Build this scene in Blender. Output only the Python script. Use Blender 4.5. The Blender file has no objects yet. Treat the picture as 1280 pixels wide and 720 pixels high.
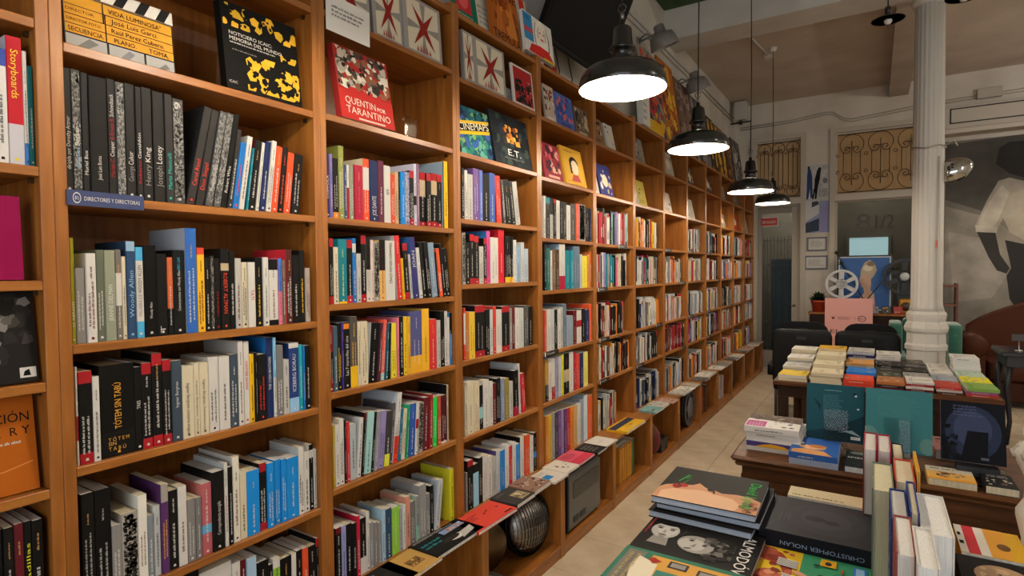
import bpy, math, random
from mathutils import Matrix, Vector

SC = bpy.context.scene
COL = SC.collection

# ------------------------------------------------------------------ camera
BAY = .75                                   # bookcase pitch in metres
CAM = (2.1182*BAY, 0., 2.1413*BAY)
FPX = 710.74
Y0 = .7239*BAY                              # left edge of the first full bay
LEDGE = .182*BAY                            # how far the low display ledge stands out
YAW, PITCH, ROLL = [math.radians(a) for a in (32.485, 1.7555, -.5303)]
FW = Vector((-math.sin(YAW)*math.cos(PITCH), math.cos(YAW)*math.cos(PITCH), -math.sin(PITCH)))
R0 = Vector((math.cos(YAW), math.sin(YAW), 0)); U0 = R0.cross(FW)
RT = math.cos(ROLL)*R0 + math.sin(ROLL)*U0
UP = -math.sin(ROLL)*R0 + math.cos(ROLL)*U0
cd = bpy.data.cameras.new('camera'); cam = bpy.data.objects.new('camera', cd); COL.objects.link(cam)
cd.sensor_width = 36; cd.lens = FPX/1280*36; cd.clip_start = .02; cd.clip_end = 100
m = Matrix.Identity(4)
for i in range(3):
    m[i][0], m[i][1], m[i][2], m[i][3] = RT[i], UP[i], -FW[i], CAM[i]
cam.matrix_world = m
SC.camera = cam

# ------------------------------------------------------------------ world, lights, exposure
SC.view_settings.view_transform = 'Standard'
SC.view_settings.look = 'None'
SC.view_settings.gamma = 1
SC.view_settings.use_curve_mapping = False
SC.view_settings.exposure = 0.0
wd = bpy.data.worlds.new('world'); SC.world = wd; wd.use_nodes = True
wd.node_tree.nodes['Background'].inputs[0].default_value = (.85, .92, 1, 1)
wd.node_tree.nodes['Background'].inputs[1].default_value = .5
def area(name, loc, rot, sx, sy, power, col):
    l = bpy.data.lights.new(name, 'AREA'); l.shape = 'RECTANGLE'; l.size = sx; l.size_y = sy; l.energy = power; l.color = col
    o = bpy.data.objects.new(name, l); o.location = loc; o.rotation_euler = rot; COL.objects.link(o); return o
# added light: daylight of an assumed, unseen street-front window behind the photographer
area('assumed_front_daylight', (2.95, -2.95, 2.0), (math.radians(90), 0, 0), 4.2, 2.6, 95, (.92, .96, 1))
PENDANT_W = 30
LAMP_COL = (1, .87, .70)

# ------------------------------------------------------------------ helpers
def rnd(seed): return random.Random(seed)
def yb(k): return Y0 + k*BAY
def proj_x_to_y(px, x, z):
    a = (px-640)/FPX
    # (d.RT) = a (d.FW), unknown y
    cx = (x-CAM[0]); cz = (z-CAM[2])
    return (a*(cx*FW[0]+cz*FW[2]) - (cx*RT[0]+cz*RT[2])) / (RT[1]-a*FW[1])
def proj_y_to_z(py, x, y):
    b = (360-py)/FPX
    cx = x-CAM[0]; cy = y-CAM[1]
    return CAM[2] + (b*(cx*FW[0]+cy*FW[1]) - (cx*UP[0]+cy*UP[1])) / (UP[2]-b*FW[2])

def lin(h):
    h = h.lstrip('#'); out = []
    for i in (0, 2, 4):
        c = int(h[i:i+2], 16)/255
        out.append(c/12.92 if c <= .04045 else ((c+.055)/1.055)**2.4)
    return (out[0], out[1], out[2], 1.)
PAL = dict(k='151413', dk='232221', g='84817d', lg='b3b0aa', w='cdc9c1', cr='cfc3a6', bg='b5a182', r='9d2026', dr='5f161c',
  cri='a31f38', orr='d6502c', o='d57f29', y='e0b11d', ly='e3d13a', ol='87811f', gr='2a7146', lime='82b038', neon='22c24e', t='1a7280',
  aq='88c2be', b='1f68ae', bb='1585d2', n='1d2850', lb='8cabc4', sl='3a4652', ind='46457f', pu='52306a', la='9184b6',
  pk='d4748a', ro='b05c62', br='664630', sa='888d78', mv='86607a', tan='c99a5b', gw='babdbb', mag='b01457', dn='141a30', ch='302e2d')
CN = dict(k='black', dk='charcoal', g='grey', lg='light grey', w='white', cr='cream', bg='beige', r='red', dr='maroon', cri='crimson',
  orr='orange-red', o='orange', y='yellow', ly='lemon yellow', ol='olive', gr='green', lime='lime green', neon='bright green', t='teal', aq='pale teal',
  b='blue', bb='bright blue', n='navy', lb='light blue', sl='slate', ind='indigo', pu='purple', la='lavender', pk='pink', ro='rose',
  br='brown', sa='sage', mv='mauve', tan='tan', gw='pale grey', mag='magenta', dn='dark navy', ch='dark grey')
LC = {}
def c4(k):
    if k not in LC: LC[k] = lin(PAL.get(k, k))
    return LC[k]

SINK = [None]                               # while set, meshes are collected here instead of being linked
class Ghost(dict):
    def __init__(s, m): s.matrix_world = m; s.name = ''
class MB:
    """collects faces with a colour each and links them as one mesh object"""
    def __init__(s): s.v = []; s.f = []; s.c = []; s.sm = []
    def face(s, pts, col='w', smooth=False):
        n = len(s.v); s.v += [tuple(p) for p in pts]; s.f.append(tuple(range(n, n+len(pts)))); s.c.append(col); s.sm.append(smooth)
    def raw(s, vs, fs, col='w', smooth=False):
        n = len(s.v); s.v += [tuple(p) for p in vs]
        for f in fs: s.f.append(tuple(i+n for i in f)); s.c.append(col); s.sm.append(smooth)
    def box(s, x0, x1, y0, y1, z0, z1, col='w'):
        v = [(x, y, z) for z in (z0, z1) for y in (y0, y1) for x in (x0, x1)]
        s.raw(v, [(0,2,3,1),(4,5,7,6),(0,1,5,4),(2,6,7,3),(0,4,6,2),(1,3,7,5)], col)
    def cbox(s, x0, x1, y0, y1, z0, z1, b, col='w'):
        """box with chamfered edges"""
        vs = []; idx = {}
        for i, (x, sx) in enumerate(((x0, 1), (x1, -1))):
            for j, (y, sy) in enumerate(((y0, 1), (y1, -1))):
                for k, (z, sz) in enumerate(((z0, 1), (z1, -1))):
                    idx[i,j,k] = len(vs)
                    vs += [(x, y+sy*b, z+sz*b), (x+sx*b, y, z+sz*b), (x+sx*b, y+sy*b, z)]
        def q(a, ax): return idx[a]+ax
        fs = []
        for ax in range(3):
            o = [t for t in range(3) if t != ax]
            for sd in (0, 1):
                ring = []
                for (p, r) in ((0,0),(1,0),(1,1),(0,1)):
                    a = [0,0,0]; a[ax] = sd; a[o[0]] = p; a[o[1]] = r; ring.append(q(tuple(a), ax))
                if (sd == 0) != (ax == 1): ring.reverse()
                fs.append(tuple(ring))
            for (p, r) in ((0,0),(1,0),(1,1),(0,1)):     # edges along axis ax
                a = [0,0,0]; a[o[0]] = p; a[o[1]] = r; a0 = tuple(a); a[ax] = 1; a1 = tuple(a)
                fs.append((q(a0, o[0]), q(a0, o[1]), q(a1, o[1]), q(a1, o[0])))
        for a in idx: fs.append((q(a,0), q(a,1), q(a,2)))
        s.raw(vs, fs, col)
    def lathe(s, prof, seg=24, c=(0,0,0), col='w', smooth=True, axis='z', rad=None, phase=0.):
        """prof: (r, h[, colour]) rows; rad(angle) scales the radius"""
        vs = []
        for p in prof:
            for i in range(seg):
                a = 2*math.pi*(i+phase)/seg; r = p[0]*(rad(a) if rad else 1)
                q = (r*math.cos(a), r*math.sin(a), p[1])
                if axis == 'x': q = (q[2], q[0], q[1])
                elif axis == 'y': q = (q[1], q[2], q[0])
                vs.append((q[0]+c[0], q[1]+c[1], q[2]+c[2]))
        n0 = len(s.v); s.v += vs
        for j in range(len(prof)-1):
            cc = prof[j+1][2] if len(prof[j+1]) > 2 else col
            for i in range(seg):
                k = (i+1) % seg
                s.f.append((n0+j*seg+i, n0+j*seg+k, n0+(j+1)*seg+k, n0+(j+1)*seg+i)); s.c.append(cc); s.sm.append(smooth)
        for j, flip in ((0, True), (len(prof)-1, False)):
            if prof[j][0] > 1e-5:
                r = [n0+j*seg+i for i in range(seg)]
                s.f.append(tuple(reversed(r) if flip else r)); s.c.append(prof[j][2] if len(prof[j]) > 2 else col); s.sm.append(False)
    def tube(s, pts, r, seg=8, col='w', closed=False, smooth=True):
        P = [Vector(p) for p in pts]; n = len(P); rings = []
        for i in range(n):
            a = P[(i-1) % n] if (closed or i > 0) else P[i]; b = P[(i+1) % n] if (closed or i < n-1) else P[i]
            t = (b-a).normalized() if (b-a).length > 1e-9 else Vector((0,0,1))
            h = Vector((0,0,1)) if abs(t.z) < .9 else Vector((1,0,0))
            u = t.cross(h).normalized(); w = t.cross(u)
            rr = r[i] if isinstance(r, (list, tuple)) else r
            rings.append([P[i]+u*rr*math.cos(2*math.pi*k/seg)+w*rr*math.sin(2*math.pi*k/seg) for k in range(seg)])
        n0 = len(s.v)
        for R in rings: s.v += [tuple(p) for p in R]
        for i in range(n if closed else n-1):
            j = (i+1) % n
            for k in range(seg):
                l = (k+1) % seg
                s.f.append((n0+i*seg+k, n0+i*seg+l, n0+j*seg+l, n0+j*seg+k)); s.c.append(col); s.sm.append(smooth)
        if not closed:
            s.f.append(tuple(n0+k for k in reversed(range(seg)))); s.c.append(col); s.sm.append(False)
            s.f.append(tuple(n0+(n-1)*seg+k for k in range(seg))); s.c.append(col); s.sm.append(False)
    def build(s, name, mat, parent=None, matrix=None):
        if SINK[0] is not None:
            M_ = matrix if matrix is not None else Matrix.Identity(4)
            if parent is not None: M_ = parent.matrix_world @ M_
            K = SINK[0]; n = len(K.v); K.v += [tuple(M_ @ Vector(p)) for p in s.v]
            for f, k, sm in zip(s.f, s.c, s.sm): K.f.append(tuple(i+n for i in f)); K.c.append(k); K.sm.append(sm)
            return Ghost(M_)
        me = bpy.data.meshes.new(name); me.from_pydata(s.v, [], s.f)
        if s.f:
            cols = []; 
            for f, k in zip(s.f, s.c): cols += list(c4(k))*len(f)
            at = me.color_attributes.new('Col', 'FLOAT_COLOR', 'CORNER'); at.data.foreach_set('color', cols)
            me.polygons.foreach_set('use_smooth', s.sm)
        me.materials.append(mat)
        o = bpy.data.objects.new(name, me); COL.objects.link(o)
        if parent: o.parent = parent
        if matrix is not None:
            if parent: o.matrix_local = matrix
            else: o.matrix_world = matrix
        return o

def tag(o, label, cat, group=None):
    o['label'] = label; o['category'] = cat
    if group: o['group'] = group
    return o
def struct(o): o['kind'] = 'structure'; return o
def empty(name, loc=(0,0,0), rz=0., matrix=None):
    o = bpy.data.objects.new(name, None); COL.objects.link(o); o.empty_display_size = .05
    if matrix is not None: o.matrix_world = matrix
    else: o.location = loc; o.rotation_euler = (0, 0, rz)
    return o
def dup(o, parent=None):
    c = o.copy(); COL.objects.link(c); c.parent = parent
    for ch in list(o.children): dup(ch, c)
    return c
def ordn(n):
    return '%d%s' % (n, 'th' if 10 <= n % 100 <= 20 else {1:'st',2:'nd',3:'rd'}.get(n % 10, 'th'))

# text as flat mesh data: (verts, faces, width)
TXT = {}
FCU = bpy.data.curves.new('lettering', 'FONT'); FOB = bpy.data.objects.new('lettering', FCU); FCU.resolution_u = 2
def text_geo(t):
    if t not in TXT:
        FCU.body = t; FCU.size = 1
        me = FOB.to_mesh()
        vs = [tuple(v.co) for v in me.vertices]; fs = [tuple(p.vertices) for p in me.polygons]
        FOB.to_mesh_clear()
        xs = [v[0] for v in vs] or [0, 1]; x0 = min(xs); w = max(xs)-x0
        TXT[t] = ([(v[0]-x0, v[1]) for v in vs], fs, w)
    return TXT[t]

# ------------------------------------------------------------------ materials
def mat(name, rough=.5, col=None, attr=True, metal=0., spec=.5, fn=None, coat=0.):
    M = bpy.data.materials.new(name); M.use_nodes = True; nt = M.node_tree; b = nt.nodes['Principled BSDF']
    b.inputs['Roughness'].default_value = rough; b.inputs['Metallic'].default_value = metal
    b.inputs['Specular IOR Level'].default_value = spec; b.inputs['Coat Weight'].default_value = coat
    if col: b.inputs['Base Color'].default_value = lin(col)
    elif attr:
        a = nt.nodes.new('ShaderNodeAttribute'); a.attribute_name = 'Col'; nt.links.new(a.outputs['Color'], b.inputs['Base Color'])
    if fn: fn(nt, b)
    return M
def noise(nt, scale, stretch=(1,1,1), detail=4., coord='Object', rot=(0,0,0)):
    tc = nt.nodes.new('ShaderNodeTexCoord'); mp = nt.nodes.new('ShaderNodeMapping'); n = nt.nodes.new('ShaderNodeTexNoise')
    mp.inputs['Scale'].default_value = stretch; mp.inputs['Rotation'].default_value = rot
    n.inputs['Scale'].default_value = scale; n.inputs['Detail'].default_value = detail
    nt.links.new(tc.outputs[coord], mp.inputs['Vector']); nt.links.new(mp.outputs['Vector'], n.inputs['Vector'])
    return n
def ramp(nt, src, stops):
    r = nt.nodes.new('ShaderNodeValToRGB'); e = r.color_ramp.elements
    while len(e) < len(stops): e.new(.5)
    for el, (p, c) in zip(e, stops): el.position = p; el.color = lin(c)
    nt.links.new(src, r.inputs['Fac']); return r
def bump(nt, b, src, strength, dist=.002):
    bp = nt.nodes.new('ShaderNodeBump'); bp.inputs['Strength'].default_value = strength; bp.inputs['Distance'].default_value = dist
    nt.links.new(src, bp.inputs['Height']); nt.links.new(bp.outputs['Normal'], b.inputs['Normal'])
def wood(name, stops, stretch, rough=.38, scale=9, bstr=.08, spec=.4):
    def fn(nt, b):
        n = noise(nt, scale, stretch, 5)
        w = noise(nt, scale*.35, stretch, 2)
        mx = nt.nodes.new('ShaderNodeMath'); mx.operation = 'ADD'
        h = nt.nodes.new('ShaderNodeMath'); h.operation = 'MULTIPLY'; h.inputs[1].default_value = .5
        nt.links.new(n.outputs['Fac'], mx.inputs[0]); nt.links.new(w.outputs['Fac'], mx.inputs[1]); nt.links.new(mx.outputs[0], h.inputs[0])
        r = ramp(nt, h.outputs[0], stops); nt.links.new(r.outputs['Color'], b.inputs['Base Color'])
        bump(nt, b, n.outputs['Fac'], bstr)
    return mat(name, rough, attr=False, fn=fn, spec=spec)
OAK = [(.32, '784618'), (.5, '945a22'), (.68, 'a86e2f')]
M_WV = wood('varnished_wood_upright', OAK, (6, 6, .5))
M_WS = wood('varnished_wood_shelf', OAK, (6, .5, 6))
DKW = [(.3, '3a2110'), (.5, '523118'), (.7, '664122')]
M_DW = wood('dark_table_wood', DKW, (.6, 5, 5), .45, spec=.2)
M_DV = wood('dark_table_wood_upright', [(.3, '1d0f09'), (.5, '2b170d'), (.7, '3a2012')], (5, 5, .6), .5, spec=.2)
M_PRINT = mat('printed_cover', .55, spec=.12)
M_GLOSS = mat('glossy_printed_cover', .55, spec=.06)
M_MATT = mat('matt_painted', .7)
def _pg(nt, b):
    a = [n for n in nt.nodes if n.type == 'ATTRIBUTE'][0]
    n = noise(nt, 40, (2, 30, .3), 2)
    mx = nt.nodes.new('ShaderNodeMix'); mx.data_type = 'RGBA'; mx.blend_type = 'MULTIPLY'; mx.inputs[0].default_value = .35
    r = ramp(nt, n.outputs['Fac'], [(.35, 'a8a49c'), (.6, 'ffffff')])
    nt.links.new(a.outputs['Color'], mx.inputs[6]); nt.links.new(r.outputs['Color'], mx.inputs[7]); nt.links.new(mx.outputs[2], b.inputs['Base Color'])
M_PAGE = mat('paper_page_edges', .85, fn=_pg)
M_SHINY = mat('enamel_paint', .22, coat=.1)
M_PLAST = mat('plastic', .45)
M_DULL = mat('matt_black_plastic', .55, spec=.12)
M_CHROME = mat('chrome', .12, metal=1.)
M_STEEL = mat('brushed_metal', .35, metal=1.)
M_VELVET = mat('velvet', .8, fn=lambda nt, b: b.inputs['Sheen Weight'].__setattr__('default_value', .6))
def _lea(nt, b):
    n = noise(nt, 90); bump(nt, b, n.outputs['Fac'], .25)
M_LEATHER = mat('leather', .5, fn=_lea, spec=.15)
def _pl(nt, b):
    a = [n for n in nt.nodes if n.type == 'ATTRIBUTE'][0]
    n = noise(nt, 2.2, (1,1,1), 8); r = ramp(nt, n.outputs['Fac'], [(.3, 'd8d3cb'), (.7, 'ffffff')])
    mx = nt.nodes.new('ShaderNodeMix'); mx.data_type = 'RGBA'; mx.blend_type = 'MULTIPLY'; mx.inputs[0].default_value = .7
    nt.links.new(a.outputs['Color'], mx.inputs[6]); nt.links.new(r.outputs['Color'], mx.inputs[7]); nt.links.new(mx.outputs[2], b.inputs['Base Color'])
    n2 = noise(nt, 40); bump(nt, b, n2.outputs['Fac'], .12)
M_PLASTER = mat('painted_plaster', .8, fn=_pl)
def _tile(nt, b):
    n = noise(nt, 5, (1,1,1), 8); n2 = noise(nt, 60, (1,1,1), 3)
    r = ramp(nt, n.outputs['Fac'], [(.3, 'bda98b'), (.5, 'cdbb9f'), (.7, 'd8c9b0')])
    nt.links.new(r.outputs['Color'], b.inputs['Base Color']); bump(nt, b, n2.outputs['Fac'], .05)
M_TILE = mat('marble_floor_tile', .32, attr=False, fn=_tile)
def _glass(nt, b):
    b.inputs['Transmission Weight'].default_value = 1.; b.inputs['IOR'].default_value = 1.05
M_GLASS = mat('window_glass', .03, col='cfd6d4', attr=False, fn=_glass, spec=.6)
def _acr(nt, b):
    b.inputs['Transmission Weight'].default_value = 1.; b.inputs['IOR'].default_value = 1.2
M_ACRYL = mat('clear_acrylic', .04, col='f2f4f4', attr=False, fn=_acr)
def emis(name, col, st):
    M = mat(name, .5, col=col, attr=False); b = M.node_tree.nodes['Principled BSDF']
    b.inputs['Emission Color'].default_value = lin(col); b.inputs['Emission Strength'].default_value = st; return M
M_BULB = emis('lit_bulb', 'fff1d8', 14)
M_SKYLIT = emis('lit_backroom_window', 'a8c8d0', .8)
def _foil(nt, b):
    a = [n for n in nt.nodes if n.type == 'ATTRIBUTE'][0]
    n = noise(nt, 3, (1,1,1), 6); r = ramp(nt, n.outputs['Fac'], [(.35, 'bababa'), (.65, 'ffffff')])
    mx = nt.nodes.new('ShaderNodeMix'); mx.data_type = 'RGBA'; mx.blend_type = 'MULTIPLY'; mx.inputs[0].default_value = .8
    nt.links.new(a.outputs['Color'], mx.inputs[6]); nt.links.new(r.outputs['Color'], mx.inputs[7]); nt.links.new(mx.outputs[2], b.inputs['Base Color'])
M_MURAL = mat('printed_fabric', .8, fn=_foil)
# ------------------------------------------------------------------ room shell
XW = -.33; YBK = 9.78; ZC = 4.2; XR = 5.6; YF = -3.0
fl = MB(); fl.box(XW-.1, XR, YF, 12.4, -.08, -.006, '8d8069'); floor = struct(fl.build('floor', M_MATT))
TS = .405
def tile_mesh():
    t = MB(); t.cbox(0, TS-.004, 0, TS-.004, -.008, 0, .0015); o = t.build('tile', M_TILE, floor); return o
t0 = None; rest = MB()
for i in range(14):
    for j in range(32):
        x = XW + i*TS; y = YF + j*TS
        if -.1 < x < 2.9 and -.5 < y < 9.6 and i < 8:
            if t0 is None: t0 = tile_mesh(); o = t0
            else: o = t0.copy(); COL.objects.link(o); o.parent = floor
            o.location = (x, y, 0)
        else: rest.cbox(x, x+TS-.004, y, y+TS-.004, -.008, 0, .0015)
rs = rest.build('distant_tiles', M_TILE, floor); rs['kind'] = 'stuff'

w = MB(); w.box(XW-.12, XW, YF, 12.4, 0, 4.7, 'cdc7bd'); struct(w.build('wall_left', M_PLASTER))
gp = MB(); gp.cbox(XW+.004, 1.2, 3.6, 6.095, 4.365, 4.3795, .004, '3d5a34'); tag(gp.build('green_ceiling_panel', M_MURAL), 'dark green panel on the ceiling before the cross beam', 'panel')
w = MB(); w.box(XR, XR+.1, YF, 12.4, 0, 4.7, 'd5cfc6'); struct(w.build('wall_right', M_PLASTER))
c = MB(); c.box(XW-.1, XR, 6.5, 12.4, ZC, ZC+.12, 'c6b8a9'); ceil = struct(c.build('ceiling', M_PLASTER))
c = MB(); c.box(XW-.1, XR, YF, 6.1, 4.38, 4.62, 'd0cbc3'); cf = struct(c.build('ceiling_front', M_PLASTER)); cf.name = 'ceiling'
c = MB(); c.box(XW-.1, XR, 6.1, 6.5, 4.05, 4.62, 'c9c6c0'); struct(c.build('trim_1', M_PLASTER))          # cross beam
c = MB(); c.box(1.745, 1.975, 6.5, YBK, 4.02, ZC+.01, 'b0a293'); struct(c.build('trim_2', M_PLASTER))      # beam along the room
# street front: piers and lintel round the assumed big shop window behind the photographer
w = MB()
w.box(XW-.1, .7, YF-.12, YF, 0, 4.6, 'b9b2a8'); w.box(5.2, XR, YF-.12, YF, 0, 4.6, 'b9b2a8'); w.box(.7, 5.2, YF-.12, YF, 3.3, 4.6, 'b9b2a8'); w.box(.7, 5.2, YF-.12, YF, 0, .5, 'b9b2a8')
struct(w.build('wall_front', M_PLASTER))

# back wall with openings: door, two transoms and a low shop window
WB = 'd0c8bc'
w = MB()
T = .14
def bw(x0, x1, z0, z1): w.box(x0, x1, YBK, YBK+T, z0, z1, WB)
DX0, DX1 = -.02, .63            # door opening
WX0, WX1 = 1.09, 2.22           # window opening
bw(XW-.1, DX0, 0, ZC); bw(DX1, WX0, 0, ZC); bw(WX1, XR, 0, ZC)
bw(DX0, DX1, 3.6, ZC); bw(WX0, WX1, 3.6, ZC)
bw(WX0, WX1, 0, .7); bw(WX0, WX1, 2.6, 2.68); bw(DX0, DX1, 2.6, 2.68)
struct(w.build('wall_back', M_PLASTER))
# raised moulding on the back wall
mo = MB()
pts = [(-.25, 3.86), (.5, 3.88), (.95, 3.93), (1.05, 3.92), (1.2, 3.8), (1.3, 3.78), (2.2, 3.86), (3.6, 3.9)]
for dz in (0, -.035):
    mo.tube([(x, YBK-.004, z+dz) for x, z in pts], .009, 6, 'aca497')
struct(mo.build('trim_3', M_PLASTER))
bb = MB(); bb.box(XW+.01, DX0, YBK-.02, YBK, 0, .28, 'a9a093'); struct(bb.build('baseboard_back', M_PLASTER))

def frame(parent, name, x0, x1, z0, z1, wd, y0, y1, col, mt):
    f = MB()
    f.box(x0, x0+wd, y0, y1, z0, z1, col); f.box(x1-wd, x1, y0, y1, z0, z1, col)
    f.box(x0+wd, x1-wd, y0, y1, z0, z0+wd, col); f.box(x0+wd, x1-wd, y0, y1, z1-wd, z1, col)
    return f.build(name, mt, parent)
def heart_grille(parent, x0, x1, z0, z1, n, y):
    """wrought iron: scrolled hearts along top and bottom joined by straight bars"""
    g = MB(); cw = (x1-x0)/n; K = '3a2a1d'; R = min(cw*.44, .15)
    def line(P, r=.0048): g.tube([(a, y, b) for a, b in P], r, 5, K)
    for i in range(n):
        cx = x0+(i+.5)*cw
        for top in (1, -1):
            cz = z1-R-.012 if top > 0 else z0+R+.012
            for fl in (1, -1):
                P = [(R*math.cos(math.radians(a)), R*math.sin(math.radians(a))) for a in range(90, -41, -10)]
                ex, ey = P[-1][0]-.42*R, P[-1][1]+.42*R; r0 = math.hypot(ex, ey); a0 = math.atan2(ey, ex)
                P += [(.42*R+r0*(1-.86*q/20)*math.cos(a0-q*.39), -.42*R+r0*(1-.86*q/20)*math.sin(a0-q*.39)) for q in range(1, 21)]
                line([(cx+fl*a, cz+top*b) for a, b in P])
                line([(cx+fl*(cw*.5-R*.14*math.cos(t*.5)), cz-top*(R*.95+R*.14*math.sin(t*.5))) for t in range(0, 11)], .004)
            line([(cx-R*.3, cz-top*R*.25), (cx+R*.3, cz-top*R*.25)], .004)
        line([(cx, z0+R*.7), (cx, z1-R*.7)], .005)
        for fl in (-1, 1): line([(cx+fl*cw*.3, z0+R*1.75), (cx+fl*cw*.3, z1-R*1.75)], .005)
    line([(x0, z1-.006), (x1, z1-.006)]); line([(x0, z0+.006), (x1, z0+.006)])
    return g.build('iron_grille', M_PLAST, parent)
OCH = 'c3a273'
# transom over the door
wn = struct(empty('window_1', (0, YBK, 2.68)))
def loc_frame(root): pass
f = frame(wn, 'window_frame', DX0, DX1+.02, 0, .92, .025, .02, .09, 'b7ae9f', M_MATT)
p = MB(); p.box(DX0+.025, DX1-.005, .06, .072, .02, .9, OCH); p.build('blind_panel', M_MATT, wn)
heart_grille(wn, DX0+.03, DX1-.01, .03, .89, 3, .012)
# transom over the shop window
wn2 = struct(empty('window_2', (0, YBK, 2.68)))
frame(wn2, 'window_frame', WX0, WX1, 0, .92, .025, .02, .09, 'b7ae9f', M_MATT)
p = MB(); p.box(WX0+.025, WX1-.025, .06, .072, .02, .9, 'b39164'); p.build('blind_panel', M_MATT, wn2)
heart_grille(wn2, WX0+.03, WX1-.03, .03, .89, 3, .012)
# surrounds
s_ = MB()
for a, b_ in ((DX0-.0, DX1), (WX0, WX1)):
    s_.box(a-.07, a, YBK-.025, YBK, .0, 3.67, 'b9b0a2'); s_.box(b_, b_+.07, YBK-.025, YBK, 0, 3.67, 'b9b0a2'); s_.box(a-.07, b_+.07, YBK-.03, YBK, 3.6, 3.67, 'b9b0a2')
    s_.box(a-.0, b_, YBK-.03, YBK, 2.595, 2.685, 'c0b7aa')
struct(s_.build('trim_4', M_MATT))
# low shop window with the dim room behind it
w3 = struct(empty('window_3', (0, YBK, 0)))
frame(w3, 'window_frame', WX0, WX1, .7, 2.6, .03, .03, .09, 'a49b8d', M_MATT)
p = MB(); p.box(WX0+.03, WX1-.03, .055, .061, .73, 2.57, 'w'); pane = p.build('pane', M_GLASS, w3)
tg = MB(); v, fs, wd_ = text_geo('8'); tg.raw([(1.36+a*.42, .05, 2.16+b_*.33) for a, b_ in v], fs, '4f4c48')
v, fs, wd_ = text_geo('1/2'); tg.raw([(1.60+a*.22, .05, 2.17+b_*.28) for a, b_ in v], fs, '363431')
tg.build('window_lettering', M_MATT, pane)
# door
d1 = struct(empty('door_1', (0, YBK, 0)))
frame(d1, 'door_frame', DX0, DX1, 0, 2.6, .035, .01, .11, 'a59b8c', M_MATT)
lf = MB(); x0, x1 = DX0+.038, DX1-.038
lf.box(x0, x0+.06, .04, .075, .02, 2.56, '8d8479'); lf.box(x1-.085, x1, .04, .075, .02, 2.56, 'b3a999'); lf.box(x0+.06, x1-.085, .04, .075, 2.47, 2.56, '8d8479'); lf.box(x0+.06, x1-.085, .04, .075, .02, .3, '8d8479')
leaf = lf.build('door_leaf', M_MATT, d1)
p = MB(); p.box(x0+.06, x1-.085, .054, .06, .3, 2.47); p.build('pane', M_GLASS, d1)
h = MB(); h.tube([(x1-.05, .038, 1.02), (x1-.05, .0, 1.02), (x1-.13, -.002, 1.02)], .008, 8, 'c8c4bc'); h.lathe([(0, -.006), (.022, -.006), (.022, .0), (0, 0)], 12, (x1-.05, .039, 1.02), 'c8c4bc', axis='y'); h.build('handle', M_CHROME, leaf)
# folding grille behind the door glass
g = MB()
for i in range(9):
    x = x0+.07+i*.05; g.tube([(x, .16, .05), (x, .16, 2.1)], .004, 5, '8f9297')
for z in (.3, .75, 1.2, 1.65, 2.05): g.tube([(x0+.06, .155, z), (x1-.08, .155, z)], .005, 5, '8f9297')
tag(g.build('folding_security_grille', M_PLAST), 'grey folding metal grille behind the glass of the back door', 'grille')
g = MB(); g.cbox(x0+.17, x1-.1, .24, .27, 0.0005, 1.75, .006, '5a6d82'); o = g.build('blue_panel', M_PLAST); tag(o, 'upright slate-blue panel standing behind the glass back door', 'panel'); o.location = (0, YBK, 0)
bpy.data.objects['folding_security_grille'].location = (0, YBK, 0)
# red exit sign on the door glass
sg = MB(); sg.box(.05, .31, -.004, .004, 2.27, 2.41, 'd8d4cc'); sg.box(.06, .30, -.006, 0, 2.28, 2.40, 'b3281f')
v, fs, wd_ = text_geo('SIN SALIDA'); sc = .2/wd_
sg.raw([(.08+a*sc, -.0075, 2.315+b_*sc*1.5) for a, b_ in v], fs, 'e8e2d8')
o = sg.build('exit_sign', M_PLAST); o.location = (0, YBK+.045, 0); tag(o, 'small red sign with white capitals on the back door glass', 'sign')
# back room
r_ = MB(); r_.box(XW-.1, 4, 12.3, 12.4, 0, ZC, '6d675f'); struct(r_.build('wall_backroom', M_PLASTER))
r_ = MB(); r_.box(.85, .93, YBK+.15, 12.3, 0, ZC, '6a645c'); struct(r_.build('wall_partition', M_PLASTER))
bwn = struct(empty('window_4', (1.62, 12.26, 1.75)))
p = MB(); p.box(-.42, .18, 0, .02, 0, .4); p.build('pane', M_SKYLIT, bwn); frame(bwn, 'window_frame', -.47, .23, -.05, .45, .05, -.02, .03, '6c665d', M_MATT)

# unseen lamp and point lights added to brighten the back room
bl = empty('added_backroom_lamp', (1.5, 11.2, ZC)); tag(bl, 'added unseen ceiling lamp brightening the room behind the shop window', 'lamp')
b = MB(); b.lathe([(0, -.09), (.1, -.085), (.16, -.05), (.17, 0), (0, 0)], 24, col='w'); b.build('shade', M_BULB, bl)
for nm, p_ in (('backroom_fill', (0, 0, -.3)), ('backroom_fill', (-1.2, 0, -1.2))):
    l = bpy.data.lights.new(nm, 'POINT'); l.energy = 55; l.color = (1, .9, .78); l.shadow_soft_size = .15
    o = bpy.data.objects.new(nm, l); o.parent = bl; o.location = p_; COL.objects.link(o)
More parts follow.
